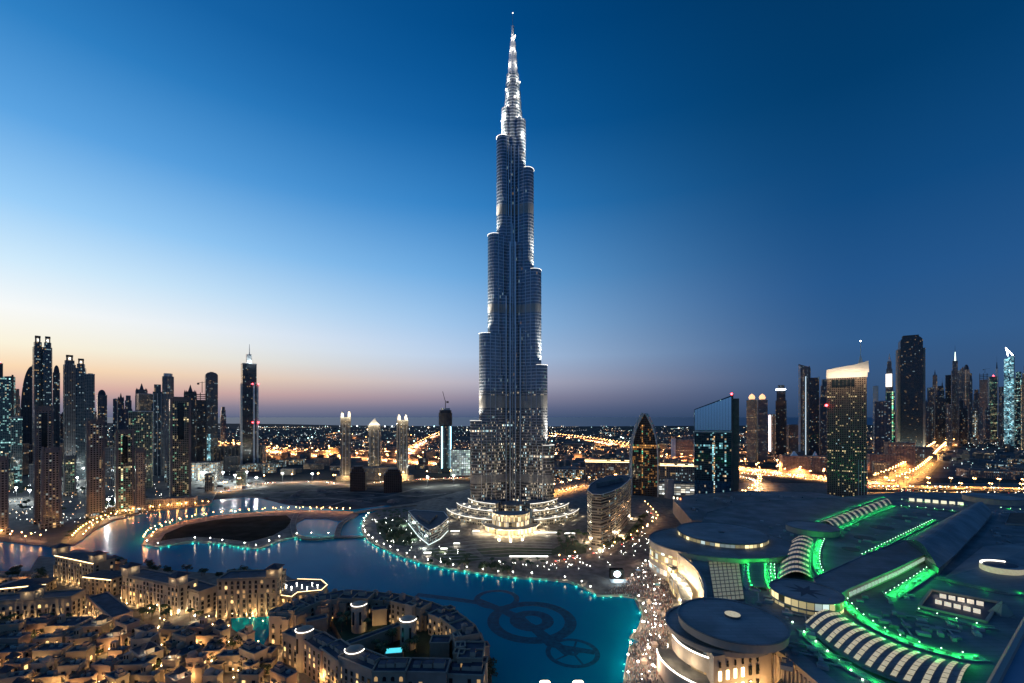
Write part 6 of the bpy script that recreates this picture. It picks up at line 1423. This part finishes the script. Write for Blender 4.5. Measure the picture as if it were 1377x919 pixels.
for px, py in ((470, 835), (500, 840), (545, 862), (505, 862), (575, 840), (440, 835), (585, 885)): X, Y = G(px, py, 1.3); put_light(light('court_glow', 4600, (1, .68, .30), .5), (X-O[0], Y-O[1], 8), pal)
for px, py in ((396, 892), (412, 905), (430, 925), (450, 940), (380, 880)): X, Y = G(px, py, 1.3); put_light(light('lane_glow', 5200, (1, .56, .20), .5), (X-O[0], Y-O[1], 7), pal)
pw_o = pbk.build('window', [m_wframe, m_wdark, m_wlit, m_wlit2], pal, O); pw_o['kind'] = 'stuff'
# inner court blocks
for i, (p0, p1, z, d) in enumerate((((470, 868), (540, 842), 17, 5), ((578, 866), (604, 866), 20, 9), ((412, 838), (440, 832), 18, 7), ((500, 822), (520, 820), 19, 7))):
    poly, a, l = front(p0, p1, z, d); block(pal, 'court_wall', poly, z, O, m_sand[1], w=False)
X, Y = G(531, 906, 1.3); X, Y = G(530, 875, 14); mb = MB(); mb.prism(rect(X, Y, 11, 7.5, .15), 1.3, 14, 0, 1); mb.build('pool_terrace', m_sand[1], pal, O)
MB().prism(rect(X, Y, 9.6, 5.6, .15), 14.0, 14.1, 0, 0).build('swimming_pool', mat('pool_lit', (.1, .6, .65), .1, emis=(.1, .8, .9), es=1.0, var=.4, scale=.5), pal, O)
scatter(palms, [(500, 862), (530, 858), (565, 862), (570, 885), (520, 890), (497, 882)], 14, 8, 'palm in the residence courtyard beside the glowing pool', 'palm tree', 'palms by the courtyard pool', 31)
scatter(palms, [(450, 838), (490, 840), (500, 848), (460, 856)], 8, 8, 'palm in the upper half of the residence courtyard', 'palm tree', 'palms in the upper courtyard', 32)
for z_, px in ((8, [(445, 832), (495, 830), (575, 848), (590, 868), (575, 900), (500, 900), (460, 860)]),):
    MB().prism(GP(px, z_), 1.3, z_, 0, 1).build('courtyard_deck', [m_sand[1], m_grass], pal, O)
# low houses of the old quarter: each main block, lower wing and a feature
feats = ['a square turret', 'a round dome', 'a roof pergola', 'a stepped roof room', 'a wind tower']
rh = random.Random(17)
rh2 = random.Random(40)
POS = ['nearest the left edge', 'second from the left edge', 'beside a lit lane', 'left of centre', 'midway along', 'just past midway', 'right of centre', 'before the green square', 'near the residence lane', 'next to the ring-shaped residence']
rows = []
for py_, n_, x1_, nm_ in ((842, 6, 172, 'back row'), (850, 4, 0, 'pond row'), (860, 9, 330, 'second row'), (874, 9, 336, 'third row'), (890, 10, 352, 'fourth row'), (908, 10, 380, 'fifth row'), (930, 10, 420, 'bottom row')):
    if nm_ == 'back row': rows.append((776, [(-16, 9, 26), (8, 8, 22), (30, 9, 24), (52, 8, 20)], 'canal bank')); rows.append((757, [(134, 9, 24), (158, 8, 22)], 'dark canal corner'))
    if nm_ == 'pond row': rows.append((846, [(196, 14, 30), (232, 13, 34), (268, 14, 30), (298, 12, 22)], nm_)); continue
    rows.append((py_, [(-24+(x1_+24)*i/(n_-1)+rh2.uniform(-6, 6), rh2.uniform(9, 16), rh2.uniform(24, 40)) for i in range(n_)], nm_))
k_ = 0
for ri, (py, lst, rowname) in enumerate(rows):
    for ci, (px, z, wpx) in enumerate(lst):
        X, Y = G(px, py, z); k = Y/F; w_ = wpx*k*rh.uniform(.7, 1.1); d_ = w_*rh.uniform(.4, .68); a = rh.uniform(-.12, .12)+rh.choice([0, -.5 if px > 150 else .15])
        m = m_sand[k_ % 3]; cn = ('cream', 'sand-coloured', 'rosy')[k_ % 3]; ft = k_ % 5; O = (X, Y, 0)
        pos = POS[ci]; py += rh2.uniform(-4, 4)
        t = thing('courtyard_house', '%s flat house with %s, %s, %s' % (cn, feats[ft], pos, rowname), 'house', O, 'old quarter houses')
        block(t, 'walls', rect(X, Y, w_, d_, a), z, O, m, cap=26, lit=.18, arch=None)
        ox = w_*.42*(1 if k_ % 2 else -1); x2, y2 = X+cos(a)*ox-sin(a)*(-d_*.62), Y+sin(a)*ox+cos(a)*(-d_*.62)
        block(t, 'side_wing', rect(x2, y2, w_*.42, d_*.7, a), z*.68, O, m, cap=10, lit=.3)
        fx, fy = X-cos(a)*ox*.6, Y-sin(a)*ox*.6
        if ft == 0: turret(t, fx, fy, w_*.22, a, z, O, m, lit=(k_ % 2 == 0), h=3.4)
        elif ft == 1: MB().lathe(fx, fy, [(2.6, z), (2.6, z+1.4)]+[(2.6*cos(pi/2*i/5), z+1.4+2*sin(pi/2*i/5)) for i in range(1, 6)], 14).build('dome', m, t, O)
        elif ft == 2:
            q = MB()
            for i in range(6): q.box(fx+cos(a)*(i-2.5)*1.1, fy+sin(a)*(i-2.5)*1.1, z+2.4, z+2.6, .25, 5, a)
            for sx3 in (-1, 1):
                for sy3 in (-1, 1): q.box(fx+cos(a)*sx3*2.6-sin(a)*sy3*2, fy+sin(a)*sx3*2.6+cos(a)*sy3*2, z, z+2.4, .3, .3, a)
            q.build('pergola', m_bark, t, O)
        elif ft == 3: MB().prism(rect(fx, fy, w_*.4, d_*.5, a), z, z+2.6, 0, 1).prism(rect(fx, fy, w_*.2, d_*.3, a), z+2.6, z+4.4, 0, 1).build('roof_room', [m, m_flat], t, O)
        else:
            MB().box(fx, fy, z, z+5.5, 3.2, 3.2, a).build('wind_tower', m, t, O); 
            for s3 in (-.8, .8): MB().box(fx+cos(a)*s3+sin(a)*1.65, fy+sin(a)*s3-cos(a)*1.65, z+2.6, z+4.8, .8, .2, a).build('vent', m_wdark, t, O)
        tx_, ty_ = X+cos(a)*ox*.5-sin(a)*d_*.2, Y+sin(a)*ox*.5+cos(a)*d_*.2; MB().lathe(tx_, ty_, [(.9, z), (.9, z+1.5), (.01, z+1.8)], 10).build('water_tank', m_curb, t, O)
        for q in (-1, 1):
            bx2, by2 = X+cos(a)*w_*.25*q+sin(a)*(d_*.5+.5), Y+sin(a)*w_*.25*q-cos(a)*(d_*.5+.5); MB().box(bx2, by2, z-5.2, z-4.1, 3.4, 1.0, a, bottom=True).build('balcony', m, t, O)
        for q in range(2):
            MB().box(X+cos(a)*w_*(.2-.3*q), Y+sin(a)*w_*(.2-.3*q)+d_*.15, z, z+1.1, 1.8, 1.4, a).build('roof_unit', m_curb, t, O)
        # street lantern at the door, with its light
        lx, ly = X-sin(a)*(-d_*.5-3.2)*1.0-cos(a)*ox*.5, Y+cos(a)*(-d_*.5-3.2)-sin(a)*ox*.5
        lt = thing('wall_lantern', 'lantern by the %s house with %s, %s, %s' % (cn, feats[ft][2:], pos.replace('the ', ''), rowname.replace('row along the bottom edge', 'bottom row')), 'lantern', (lx, ly, 1.3))
        MB().bar((0, 0, 0), (0, 0, 3.2), .1, 5).build('post', m_pole, lt); MB().ball((0, 0, 3.5), .34, 6, 0, 4).build('glass', m_lampy, lt)
        put_light(light('lantern_%d' % (k_ % 3), (450, 900, 1700)[k_ % 3], (1, .58, .22), .3), (0, 0, 4.4), lt)
        k_ += 1
scatter(palms, [(176, 822), (250, 825), (282, 838), (180, 838)], 12, 1.3, 'palm in the lit garden below the floodlit hall', 'palm tree', 'palms below the floodlit hall', 41)
scatter(palms, [(-10, 835), (100, 832), (110, 842), (-10, 848)], 12, 1.3, 'palm in front of the arcaded long building', 'palm tree', 'palms at the arcaded building', 42)
scatter(trees, [(200, 766), (300, 775), (378, 774), (378, 778), (300, 780), (220, 773)], 14, 1.3, 'tree on the old town lake bank behind the hotels', 'tree', 'trees on the old town bank', 43)
scatter(trees, [(0, 860), (370, 875), (370, 919), (0, 919)], 40, 1.3, 'small tree in a lane of the old quarter', 'tree', 'trees in the old quarter lanes', 44)
scatter(trees, [(645, 880), (662, 905), (662, 925), (650, 925)], 8, 1.3, 'tree on the lit lakeside tip of the residence', 'tree', 'trees at the residence tip', 45)
for px, py in ((212, 822), (240, 830), (190, 815), (262, 836), (20, 838), (70, 836)): X, Y = G(px, py, 1.3); o = place(pw, X, Y, 1.3, 'globe lamp in the garden below the old town halls', 'street lamp', 'globe lamps in the old town garden'); put_light(light('garden_glow', 900, (1, .7, .35), .4), (0, 0, 3.6), o)
ln = thing('lane_lamp', 'x', 'lamp'); MB().bar((0, 0, 0), (0, 0, 3.4), .09, 5).build('post', m_pole, ln); MB().ball((0, 0, 3.7), .36, 6, 0, 4).build('lamp_head', m_lampy, ln)
rl = random.Random(77); TP = GP([(0, 828), (300, 842), (372, 880), (410, 925), (0, 925)], 1.3)
for i in range(110):
    px, py = rl.uniform(0, 400), rl.uniform(828, 945)
    X, Y = G(px, py)
    o = place(ln, X, Y, 1.3, 'warm little lamp in a lane of the old quarter', 'street lamp', 'lane lamps of the old quarter')
    if i % 3 == 0: put_light(light('lane_light', 900, (1, .6, .22), .3), (0, 0, 4.4), o)
for i in range(26):
    px, py = rl.uniform(60, 290), rl.uniform(806, 826); X, Y = G(px, py); o = place(ln, X, Y, 1.3, 'warm little lamp in the square before the old town halls', 'street lamp', 'lamps of the old town square')
scatter(trees, [(0, 770), (48, 770), (56, 752), (60, 790), (0, 796)], 18, 1.3, 'tree on the canal bank at the left of the old quarter', 'tree', 'trees on the canal bank', 46)
scatter(trees, [(125, 757), (200, 762), (215, 772), (150, 770)], 14, 1.3, 'tree on the dark bank behind the floodlit hall', 'tree', 'trees on the dark bank', 47)
# two bright dock pavilions at the bottom edge of the lake
for i, (px, lb) in enumerate(((733, 'cream-lit dock pavilion at the bottom edge, nearer the residence'), (778, 'cream-lit dock pavilion at the bottom edge, nearer the plaza'))):
    X, Y = G(px, 918, 8); t = thing('dock_pavilion', lb, 'pavilion', (X, Y, 0)); MB().box(0, 0, 0, 7, 5, 4).build('walls', m_sand[0], t); MB().prism(rect(0, 0, 6, 5), 7, 8.3, 0, 0, scale=.6).build('roof', m_lampy, t)
# ------------------------------------------------------------------ far city: low houses and lights as one mass each
rc = random.Random(99); mh = MB(); ml = [MB() for _ in range(4)]
m_far = [mat('far_house', (.16, .145, .13), .9, var=.4, scale=.01)]
def blocked(px, py):
    return False
def cityblock(px, py, s_):
    X, Y = G(px, py); w_ = s_*rc.uniform(.6, 1.4); h = rc.uniform(5, 14)*(1 if rc.random() < .9 else 2.2); mh.box(X, Y, 0, h, w_, w_*rc.uniform(.5, 1), rc.choice([0, .4, -.3]), 0)
Q = [(576.5, 592, 2600, 22, -150, 1540), (592, 622, 900, 26, 200, 1540), (620, 645, 220, 26, 740, 870)]
for y0, y1, n, s_, xa, xb in Q:
    for i in range(n):
        py = y0+(y1-y0)*rc.random()**1.3; cityblock(rc.uniform(xa, xb), py, s_)
def far_light(px, py, which, size=None):
    X, Y = G(px, py); r = (size or .22+.5*rc.random()**2.2)*Y/F*.62; z = rc.uniform(5, 12)+r; mb = ml[which]
    mb.ball((X, Y, z), r, 5, 0, 3)
# streets of lights: straight rows running across the plain, then a loose sprinkle
for i in range(120):
    X0, Y0 = G(rc.uniform(-100, 1480), 576+30*rc.random()**1.4); a_ = rc.choice([.15, 1.72, .9])+rc.uniform(-.08, .08); ln_ = rc.uniform(250, 1100); n_ = int(ln_/rc.choice([38, 52, 70])); w_ = rc.choice([0, 1, 1, 3, 3, 2])
    for j in range(n_):
        x, y = X0+cos(a_)*ln_*j/n_, Y0+sin(a_)*ln_*j/n_
        if y < 900 or y > 7200: continue
        r = (.16+.16*rc.random())*y/F*.7; ml[w_].ball((x, y, 8+r), r, 5, 0, 3)
for i in range(1500):
    py = 574.5+ (rc.random()**1.5)*34; px = rc.uniform(-100, 1480)
    c = rc.random(); band = 1 if (px > 720 or py > 590) else 0
    far_light(px, py, 0 if c < .42 else (1 if c < (.78 if band else .6) else 2), None if rc.random() < .93 else 1.5)
for i in range(900):   # denser amber sprawl round the right-hand interchange and the left highway
    if rc.random() < .5: px, py = rc.uniform(740, 1130), rc.gauss(612, 8)
    else: px, py = rc.uniform(330, 650), rc.gauss(606, 6)
    far_light(px, max(580, py), 3 if rc.random() < .6 else 1)
for i in range(420): far_light(rc.uniform(1270, 1480), rc.gauss(592, 9) if rc.random() < .7 else rc.uniform(585, 645), 0 if rc.random() < .6 else 2)
for i in range(300): far_light(rc.uniform(-80, 330), rc.uniform(596, 650), 0 if rc.random() < .5 else 2)
for i in range(460): far_light(rc.uniform(740, 880), rc.uniform(604, 655), 3 if rc.random() < .5 else 1)
for i in range(160): far_light(rc.uniform(0, 220), rc.uniform(650, 712), rc.choice([0, 1, 1, 3]), .55)
tag(mh.build('distant_houses', m_far), 'low houses of the city plain stretching to the sea', 'houses', None, 'stuff')
for mb, nm, c, s_ in zip(ml, ('white', 'amber', 'teal-white', 'orange'), ((.95, 1, .95), (1, .72, .4), (.6, 1, .95), (1, .42, .14)), (5, 5, 4, 6)):
    tag(mb.build('city_lights', emat('far_light_'+nm, c, s_)), 'sprinkle of %s lights over the distant city plain' % nm, 'lights', None, 'stuff')
# added lamps on made-up masts, spreading an amber glow over the plain
hm = thing('added_glow_mast', 'x', 'lamp'); MB().bar((0, 0, 0), (0, 0, 34), .7, 6, r2=.3).build('mast', m_pole, hm); MB().lathe(0, 0, [(1.8, 34), (2.4, 35), (1.2, 36)], 10).build('added_lamp_ring', m_bo, hm)
for i in range(80):
    px = rc.uniform(300, 640) if i % 5 < 2 else rc.uniform(745, 1377); py = rc.uniform(583, 640) if px > 745 else rc.uniform(588, 622)
    if 1255 < px and 600 < py: py = rc.uniform(583, 596)
    X, Y = G(px, py); o = place(hm, X, Y, 0, 'high orange mast light over the low blocks of the plain', 'mast light', 'added glow masts over the plain'); put_light(light('mast_%d' % (i % 3), (500000, 900000, 1500000)[i % 3], ((1, .38, .12), (1, .5, .2), (1, .42, .1))[i % 3], 2, 'SPOT', cone=2.9), (0, 0, 32), o)
# floodlit building yards on the left
fm = thing('flood_mast', 'x', 'floodlight'); MB().bar((0, 0, 0), (0, 0, 22), .4, 6, r2=.25).build('mast', m_pole, fm); MB().box(0, -.4, 22, 24, 5, .8).build('lamp_bank', m_lampw, fm)
for px, py, P_, lb, grp in [(x, y, 60000, 'floodlight mast in the white yard behind the tan portal tower', 'flood masts of the white yard') for x, y in ((92, 640), (100, 648), (110, 642), (104, 656))]+[(x, y, 9000, 'floodlight mast on the building site right of the green residence', 'flood masts of the building site') for x, y in ((272, 648), (286, 652), (300, 648), (316, 652), (332, 647), (345, 656))]+[(x, y, 9000, 'floodlight mast on the strip along the dark sand', 'flood masts on the sand strip') for x, y in ((380, 649), (420, 650), (575, 655), (610, 653))]+[(x, y, 14000, 'floodlight mast among the left-hand residences', 'flood masts between residences') for x, y in ((22, 672), (40, 676), (146, 690), (206, 640))]:
    X, Y = G(px, py); o = place(fm, X, Y, 0, lb, 'floodlight', grp); put_light(light('flood_%d' % P_, P_, (.88, 1, .97), 1.2), (0, -3, 20), o)
mb = MB(); mb.face([(*q, .06) for q in ccw(GP([(85, 632), (118, 630), (124, 662), (98, 668), (84, 655)]))]); struct('building_yard', mb, mat('pale_sand', (.42, .42, .40), .95, var=.3, scale=.05))
mb = MB(); mb.face([(*q, .06) for q in ccw(GP([(262, 644), (300, 640), (352, 642), (360, 655), (300, 662), (266, 658)]))]); struct('building_site', mb, mat('pale_site', (.15, .15, .145), .95, var=.85, scale=.05))
rs_ = random.Random(4)
for i in range(34):
    px, py = (rs_.uniform(264, 352), rs_.uniform(643, 658)) if i < 24 else (rs_.uniform(86, 118), rs_.uniform(636, 660)); X, Y = G(px, py)
    t = thing('site_cabin', 'small pale cabin or material stack on the floodlit %s' % ('building site beside the sand' if i < 24 else 'white yard'), 'cabin', (X, Y, 0), 'cabins on the building site' if i < 24 else 'cabins in the white yard'); t.rotation_euler[2] = rs_.random()*3
    w_ = rs_.uniform(5, 16); MB().box(0, 0, 0, rs_.uniform(2.5, 6), w_, rs_.uniform(3, 8)).build('walls', rs_.choice([m_white, m_conc, m_beige, m_dkroof]), t); MB().box(0, 0, 6.0, 6.3, w_*.5, 2).build('roof_load', m_conc, t)
# remove the unplaced prototypes, if any
for o in list(sc.objects):
    if o.get('label') == 'x':
        for ch in list(o.children): bpy.data.objects.remove(ch)
        bpy.data.objects.remove(o)
for o in sc.objects:
    if 'used' in o: del o['used']
